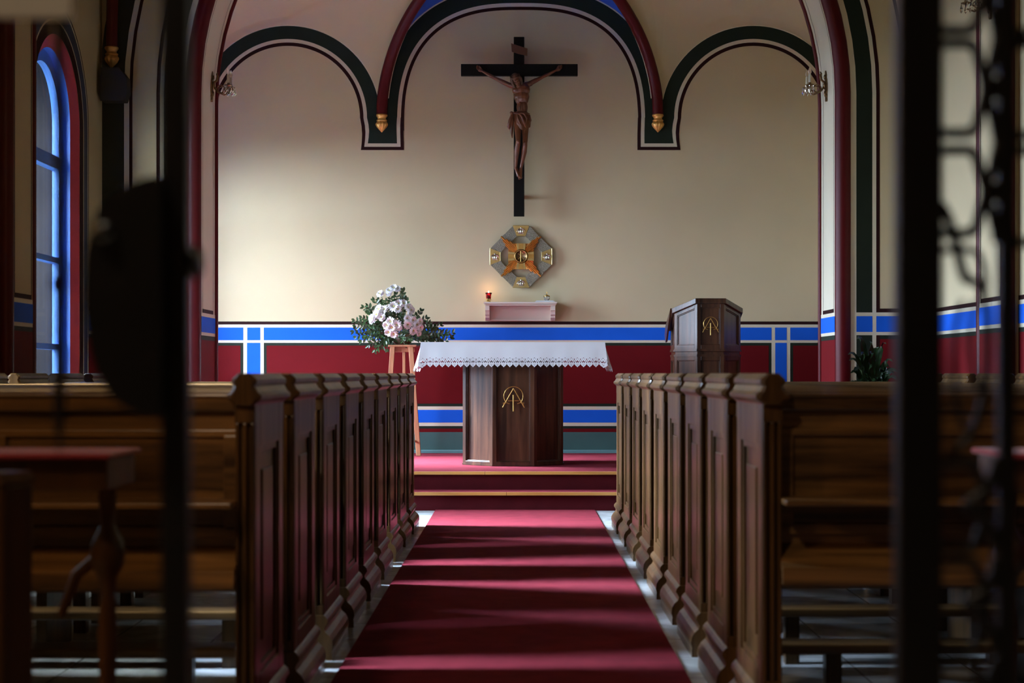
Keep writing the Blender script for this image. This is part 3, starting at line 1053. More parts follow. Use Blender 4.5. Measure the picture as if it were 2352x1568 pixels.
# ------------------------------------------------------------------ crucifix
SY = 15.40
s4 = SY / FPX
crx = root('crucifix', (.008, SY + .03, 2.55), 'large black wooden crucifix with carved figure hanging on the back wall', 'crucifix')
b = MB()
def cb(b, x0, y0, x1, y1, ya, yb, m):
    p, r = P(x0, y1, SY), P(x1, y0, SY)
    b.box(p.x, r.x, ya, yb, p.z, r.z, m)
cb(b, 1180, 84.5, 1204.3, 496, SY, SY + .055, 'cross')
b.build('upright_beam', crx, bevel=.003)
b = MB(); cb(b, 1058.7, 147, 1327, 173.5, SY - .004, SY + .05, 'cross'); b.build('cross_beam', crx, bevel=.003)
b = MB()
for z in (2.75, 4.0):
    b.box(-.01, .03, SY + .055, YB - .009, z - .02, z + .02, 'cross')
b.build('wall_bracket', crx)
b = MB()
a = [P(1174, 99.5, SY - .02), P(1190, 104.5, SY - .04), P(1211.5, 111.5, SY - .02)]
c = [P(1175.5, 118.5, SY - .02), P(1192, 124, SY - .04), P(1211, 128, SY - .02)]
b.strip(a, c, 'plaque', True); b.strip([p + Vector((0, .008, 0)) for p in a], [p + Vector((0, .008, 0)) for p in c], 'plaque', True)
b.add([a[0], a[1], a[2], a[2] + Vector((0, .008, 0)), a[1] + Vector((0, .008, 0)), a[0] + Vector((0, .008, 0))], [(0, 1, 4, 5), (1, 2, 3, 4)], 'plaque')
b.add([c[0], c[1], c[2], c[2] + Vector((0, .008, 0)), c[1] + Vector((0, .008, 0)), c[0] + Vector((0, .008, 0))], [(0, 1, 4, 5), (1, 2, 3, 4)], 'plaque')
b.tube([P(1192, 112, SY - .03), P(1192, 112, SY + .01)], .012, 'plaque', 8)
b.build('scroll_plaque', crx, label='small tilted brown plaque')

def cap(b, p, q, r0, r1, m, k=6):
    """tapered limb segment from overlapping spheres"""
    p, q = Vector(p), Vector(q)
    b.tube([p, q], [r0, r1], m, 12)
    b.ell(p, r0, m, nu=12, nv=8)
    b.ell(q, r1, m, nu=12, nv=8)
def F_(px, py, f):
    """figure point at pixel, f metres in front of the upright"""
    return P(px, py, SY - f)
def body():
    b = MB(); m = 'carved'
    k = s4
    # torso
    b.ell(F_(1197, 206, .060), (21.0 * k, .060, 17 * k), m)          # chest
    b.ell(F_(1187.5, 207, .082), (10.5 * k, .034, 8 * k), m)           # pectorals
    b.ell(F_(1206.5, 207, .082), (10.5 * k, .034, 8 * k), m)
    b.ell(F_(1198, 222, .066), (18 * k, .056, 16 * k), m)            # rib cage
    b.ell(F_(1190, 228, .074), (7 * k, .034, 11 * k), m)
    b.ell(F_(1207, 228, .074), (7 * k, .034, 11 * k), m)
    b.ell(F_(1199.5, 246, .058), (13.0 * k, .046, 20 * k), m)          # belly
    b.ell(F_(1194.5, 243, .084), (4.6 * k, .022, 13 * k), m)
    b.ell(F_(1204.5, 243, .084), (4.6 * k, .022, 13 * k), m)
    b.ell(F_(1198.5, 264, .055), (16.5 * k, .054, 12 * k), m)          # pelvis
    # neck, shoulders
    cap(b, F_(1197, 197, .060), F_(1188, 186, .095), .030, .024, m)
    cap(b, F_(1197, 200, .055), F_(1172, 196, .045), .034, .026, m)
    cap(b, F_(1197, 199, .055), F_(1218, 192, .045), .034, .026, m)
    # arms
    for sh, el, wr, ha, sx in (((1171, 196), (1137, 179.8), (1108, 163.5), (1101, 158), -1), ((1218, 191), (1245.5, 177.3), (1277, 161.5), (1283, 157), 1)):
        S_, E_, W_, H_ = F_(*sh, .045), F_(*el, .035), F_(*wr, .022), F_(*ha, .022)
        mid = S_.lerp(E_, .45)
        cap(b, S_, mid, .024, .0225, m); cap(b, mid, E_, .0225, .0155, m)
        fm = E_.lerp(W_, .3)
        cap(b, E_, fm, .0155, .0175, m); cap(b, fm, W_, .0175, .0105, m)
        d = (W_ - E_).normalized()
        side = Vector((0, 0, 1))
        PM = W_ + d * .030
        b.ell(W_ + d * .018, (.020, .010, .018), m)
        b.ell(PM, (.018, .011, .021), m)
        # four fingers of unequal length curling forwards, thumb from the side of the palm
        for i, ln in enumerate((.036, .041, .038, .030)):
            o = (i - 1.5) * .0095
            p0 = PM + side * (o + .004) + d * .012
            p1 = p0 + d * ln * .45 + Vector((0, -.010, .003))
            p2 = p1 + d * ln * .10 + Vector((0, -.016, -.002))
            p3 = p2 - d * ln * .25 + Vector((0, -.008, -.003))
            cap(b, p0, p1, .0058, .0054, m); cap(b, p1, p2, .0054, .005, m); cap(b, p2, p3, .005, .0045, m)
        t0 = W_ + d * .012 + side * .012
        t1 = t0 + side * .014 + d * .010 + Vector((0, -.008, 0)); t2 = t1 + d * .014 + Vector((0, -.010, .002))
        cap(b, t0, t1, .0068, .006, m); cap(b, t1, t2, .006, .005, m)
        b.tube([PM + Vector((0, -.016, 0)), PM + Vector((0, .03, 0))], .004, m, 6)
    # head, tilted down to its right shoulder
    hc = F_(1185.5, 183, .120)
    R = Matrix.Rotation(math.radians(-20), 3, 'Y') @ Matrix.Rotation(math.radians(28), 3, 'X')
    def Hh(x, y, z): return hc + R @ Vector((x, y, z))
    b.ell(hc + R @ Vector((0, .008, .012)), (.036, .044, .042), m, R)
    b.ell(Hh(0, -.010, -.024), (.026, .032, .032), m, R)
    b.ell(Hh(0, -.046, -.012), (.0065, .011, .014), m, R)          # nose
    b.ell(Hh(0, -.038, .006), (.026, .008, .006), m, R)            # brow
    for sx in (-1, 1):
        b.ell(Hh(sx * .013, -.037, -.002), (.007, .006, .0045), m, R)
        b.ell(Hh(sx * .018, -.028, -.018), (.010, .012, .010), m, R)
        b.ell(Hh(sx * .036, .004, -.004), (.004, .008, .012), m, R)
    b.ell(Hh(0, -.040, -.033), (.010, .006, .0035), m, R)
    b.ell(Hh(0, -.039, -.039), (.009, .006, .003), m, R)
    b.ell(Hh(0, -.032, -.052), (.012, .011, .010), m, R)
    # legs
    hipL, knL, anL, toL = F_(1188.5, 268, .055), F_(1190.0, 326, .135), F_(1184.5, 384, .055), F_(1190.5, 403, .075)
    hipR, knR, anR, toR = F_(1207, 270, .050), F_(1206.0, 331, .105), F_(1196.5, 386, .045), F_(1195.5, 407, .070)
    for hp, kn, an, to, sx in ((hipL, knL, anL, toL, -1), (hipR, knR, anR, toR, 1)):
        th = hp.lerp(kn, .35)
        cap(b, hp, th, .040, .035, m); cap(b, th, kn, .035, .0220, m)
        b.ell(kn + Vector((0, -.010, .004)), (.022, .018, .024), m)
        cf = kn.lerp(an, .30) + Vector((0, .014, 0)) + Vector((sx * .004, 0, 0))
        cap(b, kn, cf, .0235, .0265, m); cap(b, cf, an, .0265, .0135, m)
        b.ell(an + Vector((0, .012, -.010)), (.014, .018, .016), m)
        cap(b, an, an.lerp(to, .6), .0150, .0165, m)
        cap(b, an.lerp(to, .6), to, .0165, .0130, m)
        d = (to - an).normalized(); sd = Vector((1, 0, 0))
        for i, (ln, rr) in enumerate(((.018, .0068), (.020, .0052), (.017, .0048), (.014, .0044), (.010, .0042))):
            o = (i - 2) * .0072 * (-sx) * -1
            p0 = to + sd * o * 1.0
            cap(b, p0, p0 + d * ln + Vector((0, -.004, 0)), rr, rr * .85, m)
    o = b.build('carved_figure', crx, label='carved brown wooden figure with outstretched arms')
    rm = o.modifiers.new('remesh', 'REMESH'); rm.mode = 'VOXEL'; rm.voxel_size = .0032; rm.use_smooth_shade = True
    sm = o.modifiers.new('smooth', 'SMOOTH'); sm.factor = .5; sm.iterations = 2
    # hair and beard
    b = MB(); m = 'carvedhair'
    b.ell(Hh(0, .014, .022), (.041, .046, .040), m, R)
    for sx in (-1, 1):
        pts = [Hh(sx * .030, -.012, .034), Hh(sx * .043, -.002, .004), Hh(sx * .042, .004, -.030), Hh(sx * .034, -.006, -.062), Hh(sx * .028, -.014, -.080)]
        b.tube(pts, [.012, .016, .016, .013, .006], m, 8)
        b.tube([p + R @ Vector((-sx * .004, .014, 0)) for p in pts], [.012, .018, .018, .014, .006], m, 8)
    b.ell(Hh(0, -.022, -.060), (.017, .013, .020), m, R)
    for k_ in range(-2, 3):
        b.tube([Hh(k_ * .009, -.022, -.044), Hh(k_ * .007, -.026, -.066), Hh(k_ * .004, -.022, -.080)], [.006, .006, .002], m, 6)
    o = b.build('carved_hair', crx, label='carved wavy hair and beard')
    rm = o.modifiers.new('remesh', 'REMESH'); rm.mode = 'VOXEL'; rm.voxel_size = .0032; rm.use_smooth_shade = True
    b = MB()
    for k_ in range(3):
        ring = []
        for i in range(25):
            a = 2 * PI * i / 24
            ring.append(Hh(.046 * math.cos(a), .012 + .050 * math.sin(a), .030 + .006 * math.sin(a * (3 + k_) + k_)))
        b.tube(ring[:-1], .004, 'carvedhair', 6, closed=True)
    b.build('thorn_crown', crx)
    # loincloth
    b = MB(); m = 'carved'
    def fold(pts, rs): b.tube([F_(*p) for p in pts], rs, m, 8)
    n, rows = 36, []
    for i, (py, rx, ry, cx) in enumerate(((259, 17.5, .064, 1198), (264, 19.0, .070, 1198), (272, 20.0, .074, 1198.5), (280, 19.5, .076, 1199), (288, 17.5, .074, 1200))):
        row = []
        for j in range(n + 1):
            a = 2 * PI * j / n
            wv = 1 + .05 * math.sin(a * 9 + i * .9)
            dp = 8 * max(0, math.sin(-a)) * (i / 4) * (1 + .3 * math.sin(a * 3))
            row.append(F_(cx + rx * math.cos(a) * wv, py + dp + 3 * math.cos(a), .055 - ry * math.sin(a) * wv))
        rows.append(row)
    for i in range(4):
        b.strip(rows[i], rows[i + 1], m, True)
    fold([(1178, 259, .10), (1192, 261, .135), (1205, 259, .135), (1216, 262, .09)], [.007, .010, .010, .007])
    fold([(1191, 259, .13), (1199, 268, .145), (1204, 282, .145), (1207, 292, .12)], [.006, .012, .013, .004])
    fold([(1192, 258, .13), (1204, 261, .145), (1210, 272, .135), (1207, 284, .13)], [.005, .010, .010, .004])
    fold([(1188, 262, .12), (1191, 276, .14), (1197, 287, .13)], [.006, .012, .005])
    fold([(1216, 264, .07), (1217.5, 276, .08), (1214, 290, .06)], [.008, .014, .006])
    # knot and hanging end at its hip
    b.ell(F_(1175, 259.5, .105), (.019, .020, .017), m)
    fold([(1176, 262, .10), (1172, 276, .10), (1168, 292, .095), (1170, 297, .09)], [.010, .018, .016, .004])
    fold([(1177, 262, .09), (1176, 280, .09), (1175, 300, .085), (1176, 317, .08)], [.009, .016, .017, .003])
    b.build('loincloth', crx, label='carved loincloth knotted at one hip')
body()

# ------------------------------------------------------------------ octagonal metal relief under the crucifix
RY = 15.53
s5 = RY / FPX
rc = P(1196.7, 589.0, RY)
rel = root('octagonal_wall_relief', (rc.x, RY + .03, rc.z - .3), 'octagonal gold and silver metal relief with rays hanging below the crucifix', 'wall ornament')
def R2(x, y): return (rc.x + x * s5, rc.z + y * s5)
for k in range(4):
    a = PI / 2 * k
    ca, sa = math.cos(a), math.sin(a)
    rt = lambda x, y: R2(x * ca - y * sa, x * sa + y * ca)
    b = MB()
    b.prism([rt(-19, 71.3), rt(19, 71.3), rt(9.8, 47.2), rt(-9.8, 47.2)], 'y', RY - .002, RY + .012, 'brass')
    for p0, p1 in (((-19, 71), (19, 71)), ((9.8, 47.5), (-9.8, 47.5))):
        x0, z0 = rt(*p0); x1, z1 = rt(*p1)
        b.tube([(x0, RY - .002, z0), (x1, RY - .002, z1)], .004, 'brass', 6)
    pt = b.build('gold_plate', rel, bevel=.002)
    # small silver figure group, always upright
    b = MB()
    cx, cz = rt(0, 60)
    e = lambda x, z, rx, rz: b.ell((cx + x * s5, RY - .008, cz + z * s5), (rx * s5, .008, rz * s5), 'silverfig', nu=8, nv=6)
    e(0, 5.5, 2.1, 2.2); e(0, -2, 2.2, 5.5); e(-4, -2.5, 1.6, 4.6); e(4, -2.5, 1.6, 4.6)
    for sx in (-1, 1):
        b.tube([(cx + sx * 1.5 * s5, RY - .008, cz + 3.5 * s5), (cx + sx * 6 * s5, RY - .010, cz + 3 * s5), (cx + sx * 8.6 * s5, RY - .008, cz - 3 * s5)], [.006, .008, .003], 'silverfig', 6)
    b.tube([(cx - 6.5 * s5, RY - .006, cz - 7.5 * s5), (cx + 6.5 * s5, RY - .006, cz - 7.5 * s5)], .0035, 'silverfig', 6)
    b.build('silver_figure', pt)
    b = MB()
    b.prism([rt(19, 70), rt(70, 19), rt(47, 10), rt(10, 47)], 'y', RY + .002, RY + .016, 'silver')
    b.build('silver_bar', rel, bevel=.002)
b = MB()
b.box(rc.x - 29 * s5, rc.x + 29 * s5, RY - .022, RY - .006, rc.z - 29.5 * s5, rc.z + 29.5 * s5, 'goldray')
for k in range(72):
    a = 2 * PI * k / 72
    if min(abs((a + PI / 4) % (PI / 2) - PI / 4), 9) < .20:
        continue
    r1 = min(28.5 / max(abs(math.cos(a)), abs(math.sin(a)), .01), 39)
    x0, z0 = R2(14 * math.cos(a), 14 * math.sin(a)); x1, z1 = R2(r1 * math.cos(a), r1 * math.sin(a))
    b.tube([(x0, RY - .023, z0), (x1, RY - .023, z1)], [.003, .0065], 'goldray', 5, smooth=False)
b.build('square_sunburst', rel)
for k in range(4):
    a = PI / 2 * k
    b = MB()
    for i, (o, ln) in enumerate(((-6, 42), (-3.2, 52), (0, 64.5), (3.2, 58), (6, 47))):
        d = Vector((math.cos(a + PI / 4), 0, math.sin(a + PI / 4))); n_ = Vector((-d.z, 0, d.x))
        if o > 0 and k % 2: ln -= 3
        p0 = Vector((rc.x, RY - .024, rc.z)) + d * 17 * s5 + n_ * o * .8 * s5
        p1 = Vector((rc.x, RY - .020, rc.z)) + d * ln * s5 + n_ * o * 1.1 * s5
        b.tube([p0, p1], [.007, .009], 'goldray', 4, smooth=False)
    b.build('corner_ray', rel)
    b = MB()
    ca, sa = math.cos(a), math.sin(a)
    rt = lambda x, y: R2(x * ca - y * sa, x * sa + y * ca)
    for x0, x1, mm in ((-9, -4.5, 'brass'), (-4, 4, 'gold'), (4.5, 9, 'brass')):
        b.prism([rt(x0, 14), rt(x1, 14), rt(x1 * 1.15, 29.5), rt(x0 * 1.15, 29.5)], 'y', RY - .034, RY - .02, mm)
    b.build('polished_arm', rel, bevel=.0015)
b = MB()
MX = Matrix.Rotation(PI / 2, 3, 'X')
b.lathe([(16 * s5, 0), (16.5 * s5, .012), (14.5 * s5, .022), (13 * s5, .024), (12.5 * s5, .018), (0.001, .018)], (rc.x, RY - .024, rc.z), 'bronze', 32, mtx=MX)
md = b.build('medallion', rel, label='round bronze medallion with crossed bars')
b = MB()
for aa, ln, rr in ((PI / 2, 12, .0042), (PI / 4, 9.5, .0028), (-PI / 4, 9.5, .0028)):
    d = Vector((math.cos(aa), 0, math.sin(aa)))
    c = Vector((rc.x - (.6 * s5 if aa == PI / 2 else 0), RY - .044, rc.z))
    b.tube([c - d * ln * s5, c + d * ln * s5], rr, 'gold', 6)
b.tube([(rc.x + (3.2 * math.sin(t) + .2) * s5, RY - .044, rc.z + (7.5 + 3.2 * math.cos(t)) * s5) for t in [PI * i / 8 for i in range(9)]], .0024, 'gold', 6)
b.tube([Vector((rc.x + 13.8 * s5 * math.cos(t), RY - .046, rc.z + 13.8 * s5 * math.sin(t))) for t in [2 * PI * i / 32 for i in range(32)]], .004, 'gold', 6, closed=True)
b.build('monogram', md)
b = MB()
b.box(rc.x - .02, rc.x + .02, RY, YB - .009, rc.z - .02, rc.z + .02, 'bronze')
for k in range(4):
    x_, z_ = R2(55 * math.cos(PI / 2 * k), 55 * math.sin(PI / 2 * k))
    b.box(x_ - .01, x_ + .01, RY + .01, YB - .009, z_ - .01, z_ + .01, 'bronze')
b.build('wall_bracket', rel)

# ------------------------------------------------------------------ shelf below it, with a candle and a glass vessel
sh = root('wall_shelf', ((1195 - VX) * YB / FPX, YB - .1, 1.55), 'cream painted shelf on two scrolled brackets fixed below the octagonal relief', 'shelf')
SHY = 15.36
s6 = SHY / FPX
def shx(px): return (px - VX) * s6
def shz(py): return CH + (VY - py) * s6
b = MB()
b.box(shx(1110.7), shx(1279.3), SHY, YB, shz(697), shz(693), 'plaster')
b.box(shx(1112.7), shx(1277.5), SHY + .01, YB, shz(699), shz(696.8), 'plaster')
b.box(shx(1114), shx(1276), SHY + .02, YB, shz(701.7), shz(698.8), 'plaster')
b.build('shelf_board', sh, bevel=.002)
b = MB(); b.box(shx(1122), shx(1268), YB - .03, YB, shz(734), shz(701.5), 'plaster'); b.box(shx(1122), shx(1268), YB - .045, YB, shz(735.5), shz(732.5), 'plaster')
b.build('back_board', sh, bevel=.002)
for x0, x1 in ((1114.3, 1124), (1265, 1275.7)):
    b = MB()
    zt, zb = shz(701.6), shz(734.5)
    h = zt - zb
    pr_ = [(YB, zt), (SHY + .03, zt), (SHY + .03, zt - h * .33), (SHY + .045, zt - h * .37), (SHY + .06, zt - h * .62), (SHY + .085, zt - h * .68), (SHY + .095, zt - h * .84), (SHY + .13, zt - h * .90), (SHY + .15, zb), (YB, zb)]
    b.prism(pr_, 'x', shx(x0), shx(x1), 'plaster')
    b.build('bracket', sh, bevel=.002)
# sanctuary candle
CY = 15.45
cz0 = shz(693) + .001
cxx = (1122.3 - VX) * CY / FPX
ca_ = root('votive_candle', (cxx, CY, cz0), 'lit ruby glass votive lamp on a gold foot at the left of the shelf', 'candle')
b = MB()
b.lathe([(.020, 0), (.021, .004), (.012, .009), (.014, .014), (.024, .028), (.020, .034), (.012, .030)], (cxx, CY, cz0), 'gold', 20)
for k in range(6):
    a = 2 * PI * k / 6
    b.tube([(cxx + .012 * math.cos(a), CY + .012 * math.sin(a), cz0 + .008), (cxx + .026 * math.cos(a), CY + .026 * math.sin(a), cz0 + .022), (cxx + .020 * math.cos(a), CY + .020 * math.sin(a), cz0 + .036)], .0025, 'gold', 6)
b.build('gold_foot', ca_, label='ornate gold foot')
b = MB()
b.lathe([(.010, .020), (.022, .030), (.025, .050), (.026, .070), (.034, .090), (.031, .090), (.023, .069), (.022, .050), (.018, .034), (.004, .030)], (cxx, CY, cz0), 'redglass', 28)
b.build('glass_cup', ca_, label='ruby red glass cup')
b = MB(); b.lathe([(.015, .036), (.016, .070), (.003, .072)], (cxx, CY, cz0), 'candle', 16); b.build('wax', ca_)
b = MB(); b.lathe([(.001, .072), (.006, .080), (.007, .088), (.004, .098), (.0005, .108)], (cxx, CY, cz0), 'flame', 12); b.build('flame', ca_, label='small bright flame')
fl = bpy.data.lights.new('votive_flame_light', 'POINT'); fl.energy = 0.28; fl.color = (1, .55, .30); fl.shadow_soft_size = .012
fo = bpy.data.objects.new('votive_flame_light', fl); COL.objects.link(fo); fo.location = (cxx, CY, cz0 + .125)
# glass vessel and folded cloth
vx = (1256 - VX) * CY / FPX
b = MB()
for i in range(3):
    b.box((1229 + i * 1.5 - VX) * s6, (1275 - i * 2 - VX) * s6, SHY + .03 + .01 * i, YB - .04, cz0 + .005 * i, cz0 + .005 * i + .0045, 'cloth')
tag(b.build('folded_linen', bevel=.001), 'small folded white linen lying on the shelf under the glass vessel', 'cloth')
ve = root('glass_vessel', (vx, CY, cz0 + .015), 'small round glass vessel with gold cross lid at the right of the shelf', 'vessel')
b = MB(); b.lathe([(.018, .0), (.020, .003), (.028, .016), (.031, .032), (.029, .040), (.026, .040), (.027, .032), (.024, .017), (.012, .006)], (vx, CY, cz0 + .016), 'crystal', 24); b.build('glass_bowl', ve)
b = MB()
b.lathe([(.030, .040), (.031, .044), (.020, .050), (.006, .055), (.004, .060)], (vx, CY, cz0 + .016), 'gold', 24)
b.build('lid', ve, label='gold lid')
b = MB()
b.tube([(vx, CY, cz0 + .074), (vx, CY, cz0 + .100)], .0028, 'gold', 6); b.tube([(vx - .010, CY, cz0 + .089), (vx + .010, CY, cz0 + .089)], .0028, 'gold', 6)
b.build('lid_cross', ve, label='tiny gold cross')

# ------------------------------------------------------------------ flower stand and arrangement
FY = 15.12
st = root('flower_stand', (-1.08, 15.2, PZ), 'three-legged light wooden stand under the white flowers beside the altar', 'stand')
sf = FY / FPX
def fp(px, py, dy=0): return P(px, py, FY + dy)
b = MB(); b.box((893 - VX) * sf, (958 - VX) * sf, FY - .09, FY + .24, fp(0, 796.5).z, fp(0, 792).z, 'pale'); b.build('stand_top', st, bevel=.003)
b = MB()
zt, zb = fp(0, 796.5).z, fp(0, 808).z
b.box((902 - VX) * sf, (950 - VX) * sf, FY - .06, FY - .035, zb, zt, 'pale'); b.build('apron', st, bevel=.002)
b = MB(); b.box((902 - VX) * sf, (950 - VX) * sf, FY + .18, FY + .205, zb, zt, 'pale')
b.build('apron', st, bevel=.002)
def leg(p, q_, wx, wy):
    b = MB(); p, q_ = Vector(p), Vector(q_)
    vs = []
    for c in (p, q_):
        vs += [c + Vector((-wx, -wy, 0)), c + Vector((wx, -wy, 0)), c + Vector((wx, wy, 0)), c + Vector((-wx, wy, 0))]
    b.add(vs, [(0, 1, 2, 3), (7, 6, 5, 4), (0, 4, 5, 1), (1, 5, 6, 2), (2, 6, 7, 3), (3, 7, 4, 0)], 'pale')
    return b.build('leg', st, bevel=.003)
LR = leg((-1.002, FY - .07, zt), (-.925, FY - .13, PZ + .002), .022, .018)
LL = leg((-1.172, FY - .07, zt), (-1.235, FY - .13, PZ + .002), .022, .018)
leg((-1.085, FY + .20, zt), (-1.085, FY + .27, PZ + .002), .014, .016)
b = MB(); b.tube([(-.955, FY - .15, .42), (-.955, FY - .05, .42)], .010, 'bronze', 8); b.build('bolt', st)
b = MB(); b.box(-1.20, -.945, FY - .125, FY - .10, .62, .65, 'pale'); b.build('stretcher', st, bevel=.002)

arr = root('flower_arrangement', (-1.09, FY, zt + .02), 'arrangement of white chrysanthemums and dark glossy foliage on the wooden stand', 'flowers')
base = Vector((-1.09, FY + .05, fp(0, 792).z + .003))
b = MB(); b.lathe([(.06, 0), (.085, .02), (.095, .06), (.09, .075), (.08, .07)], base, 'pot', 20); b.build('bowl', arr, label='low brown bowl')
blooms = [(874, 675, 9), (895, 668, 9), (905, 662, 10), (913, 664, 9), (893, 675, 7), (905, 704, 12), (916, 698, 11), (927, 697, 10), (914, 710, 9), (938, 706, 10), (944, 712, 9), (941, 719, 7),
          (871, 710, 10), (883, 710, 9), (866, 722, 11), (856, 731, 10), (877, 728, 9), (853, 738, 6), (897, 738, 10), (889, 747, 10), (900, 751, 11), (911, 746, 11), (893, 762, 10), (904, 766, 10), (915, 752, 8),
          (935, 731, 8), (948, 735, 9.5), (936, 745, 10), (957, 745, 9), (964, 738, 8), (949, 759, 10), (965, 752, 8.5), (962, 766, 6.5)]
rnd = random.Random(3)
centre = fp(906, 740)
for i, (px, py, r) in enumerate(blooms):
    d0 = Vector(((px - 906) / 60, -1.05, (735 - py) / 70)).normalized()
    c = fp(px, py, -.10 - .06 * math.exp(-((px - 906) ** 2 + (py - 745) ** 2) / 1500))
    zax = d0
    xax = zax.cross(Vector((0, 0, 1))).normalized(); yax = zax.cross(xax)
    R_ = r * sf * 1.08
    b = MB()
    for ring, (np_, ln, lift) in enumerate(((15, 1.0, .10), (13, .86, .38), (10, .66, .70))):
        for k in range(np_):
            a = 2 * PI * (k + .5 * ring) / np_ + rnd.uniform(-.1, .1)
            rd = xax * math.cos(a) + yax * math.sin(a)
            tg = xax * -math.sin(a) + yax * math.cos(a)
            L_ = R_ * ln * rnd.uniform(.88, 1.06)
            wv = R_ * .17
            up_ = zax * lift * R_
            p0 = c + rd * R_ * .08
            p1 = c + rd * L_ * .55 + up_ * .55
            p2 = c + rd * L_ + up_ * .8
            b.add([p0, p1 - tg * wv, p1 + tg * wv, p2 - tg * wv * .7, p2 + tg * wv * .7, p2 + rd * wv * .6, p1 - zax * wv * .5], [(0, 1, 6), (0, 6, 2), (1, 3, 6), (3, 4, 6), (2, 6, 4), (3, 5, 4)], 'petal', True)
    b.ell(c + zax * R_ * .22, R_ * .17, 'yolk', nu=8, nv=6)
    b.build('chrysanthemum', arr)
b = MB()
for (px, py, r) in blooms[::2]:
    c = fp(px, py, -.08)
    b.tube([base + Vector((rnd.uniform(-.04, .04), 0, .06)), centre.lerp(c, .3) + Vector((0, 0, -.06)), c + Vector((0, .01, 0))], .003, 'stem', 5)
b.build('stems', arr)
def leafq(b, p, d, up_, L_, W_, m, curl=.15):
    d = d.normalized(); s_ = d.cross(up_)
    if s_.length < 1e-4: s_ = Vector((1, 0, 0))
    s_.normalize(); n_ = s_.cross(d)
    pts = []
    prof = ((0, .02), (.25, .42), (.5, .5), (.75, .36), (1, .01))
    cen, lf, rt_ = [], [], []
    for t, ww in prof:
        c = p + d * L_ * t - n_ * curl * L_ * t * t
        cen.append(c - n_ * W_ * .12 * (ww / .5)); lf.append(c - s_ * W_ * ww); rt_.append(c + s_ * W_ * ww)
    b.strip(lf, cen, m, True); b.strip(cen, rt_, m, True)
sprigs = [(835, 705), (848, 702), (862, 690), (868, 688), (833, 728), (818, 735), (815, 748), (812, 760), (820, 772), (833, 780), (848, 792), (860, 803), (870, 800), (882, 795), (887, 800), (905, 790), (928, 790), (935, 778),
          (925, 668), (927, 672), (932, 686), (934, 690), (898, 680), (909, 683), (912, 676), (890, 692), (975, 732), (960, 722), (964, 715), (985, 742), (995, 752), (1005, 760), (1020, 768), (1038, 765), (1035, 775), (1022, 782), (1008, 785), (990, 783), (1000, 775), (978, 785), (985, 770),
          (850, 760), (845, 770), (858, 775), (870, 770), (880, 780), (842, 745), (852, 718), (890, 720), (900, 725), (925, 725), (930, 760), (945, 778), (960, 780), (920, 775), (895, 782), (878, 700), (1012, 748), (860, 750), (868, 745), (875, 760), (970, 770)]
b = MB(); bs = MB()
for (px, py) in sprigs:
    tip = fp(px + rnd.uniform(-3, 3), py, -.06 + rnd.uniform(-.06, .05))
    if px > 965: tip.y += .03
    st0 = fp(908 + (px - 908) * .15, 772, .0)
    mid = st0.lerp(tip, .5) + Vector((0, rnd.uniform(-.03, .0), .035))
    path = [(1 - t) ** 2 * st0 + 2 * (1 - t) * t * mid + t * t * tip for t in [i / 10 for i in range(11)]]
    bs.tube(path, .0022, 'stem', 5)
    n_l = 8
    ln = (tip - st0).length
    for k in range(n_l):
        t = 1 - k * .034 / max(ln, .1) * 1.0
        if t < .15: break
        i = min(9, int(t * 10)); p = path[i].lerp(path[i + 1], t * 10 - i)
        d = (path[i + 1] - path[i]).normalized()
        for sx in (-1, 1):
            sd = d.cross(Vector((0, -1, 0))).normalized() * sx
            dd = (d * .6 + sd * .8 + Vector((rnd.uniform(-.3, .3), rnd.uniform(-.5, .2), rnd.uniform(-.3, .3))))
            if k == 0 and sx == 1: dd = d
            leafq(b, p, dd, Vector((rnd.uniform(-.4, .4), -1, rnd.uniform(-.2, .6))), rnd.uniform(.032, .052), rnd.uniform(.018, .028), 'leaf')
o = b.build('foliage', arr); o['kind'] = 'stuff'
bs.build('sprig_stems', arr)

# ------------------------------------------------------------------ potted plant by the right column
pp = root('potted_plant', (2.70, 12.21, 0), 'dark potted plant with long arching leaves by the right red column', 'plant')
b = MB(); b.lathe([(.11, 0), (.14, .05), (.17, .45), (.18, .62), (.17, .62), (.16, .58), (.02, .58)], (2.70, 12.21, .001), 'pot', 24); b.build('pot', pp)
b = MB()
rnd = random.Random(11)
cen = Vector((2.68, 12.20, .60))
tips = [(1968, 778), (1950, 828), (1938, 890), (1932, 898), (1960, 850), (2000, 788), (2035, 790), (2050, 830), (2060, 870), (1985, 860), (2015, 870), (1990, 830), (2030, 850), (1975, 880), (2045, 895), (1955, 885), (1978, 815), (2010, 815)] 
for k in range(62):
    if k < len(tips):
        tx, ty = tips[k]
    else:
        tx, ty = rnd.uniform(1945, 2065), rnd.uniform(800, 905)
    tip = P(tx, ty, 12.06 + rnd.uniform(-.28, .12))
    top = Vector((cen.x * .55 + tip.x * .45, (cen.y + tip.y) / 2, max(tip.z + .07, 1.0) + .04))
    path = [(1 - t) ** 2 * cen + 2 * (1 - t) * t * top + t * t * tip for t in [i / 8 for i in range(9)]]
    L_, cc, rr = [], [], []
    ww = rnd.uniform(.020, .034)
    for i, p in enumerate(path):
        t = i / 8
        d = (path[min(8, i + 1)] - path[max(0, i - 1)]).normalized()
        s_ = d.cross(Vector((rnd.uniform(-.1, .1), -.8, .6))).normalized()
        wv = ww * max(.06, math.sin(PI * min(1, t ** 1.6 * 1.02))) if t > .25 else .004
        L_.append(p - s_ * wv); rr.append(p + s_ * wv); cc.append(p + Vector((0, wv * .35, -wv * .25)))
    b.strip(L_, cc, 'leafd', True); b.strip(cc, rr, 'leafd', True)
o = b.build('foliage', pp); o['kind'] = 'stuff'

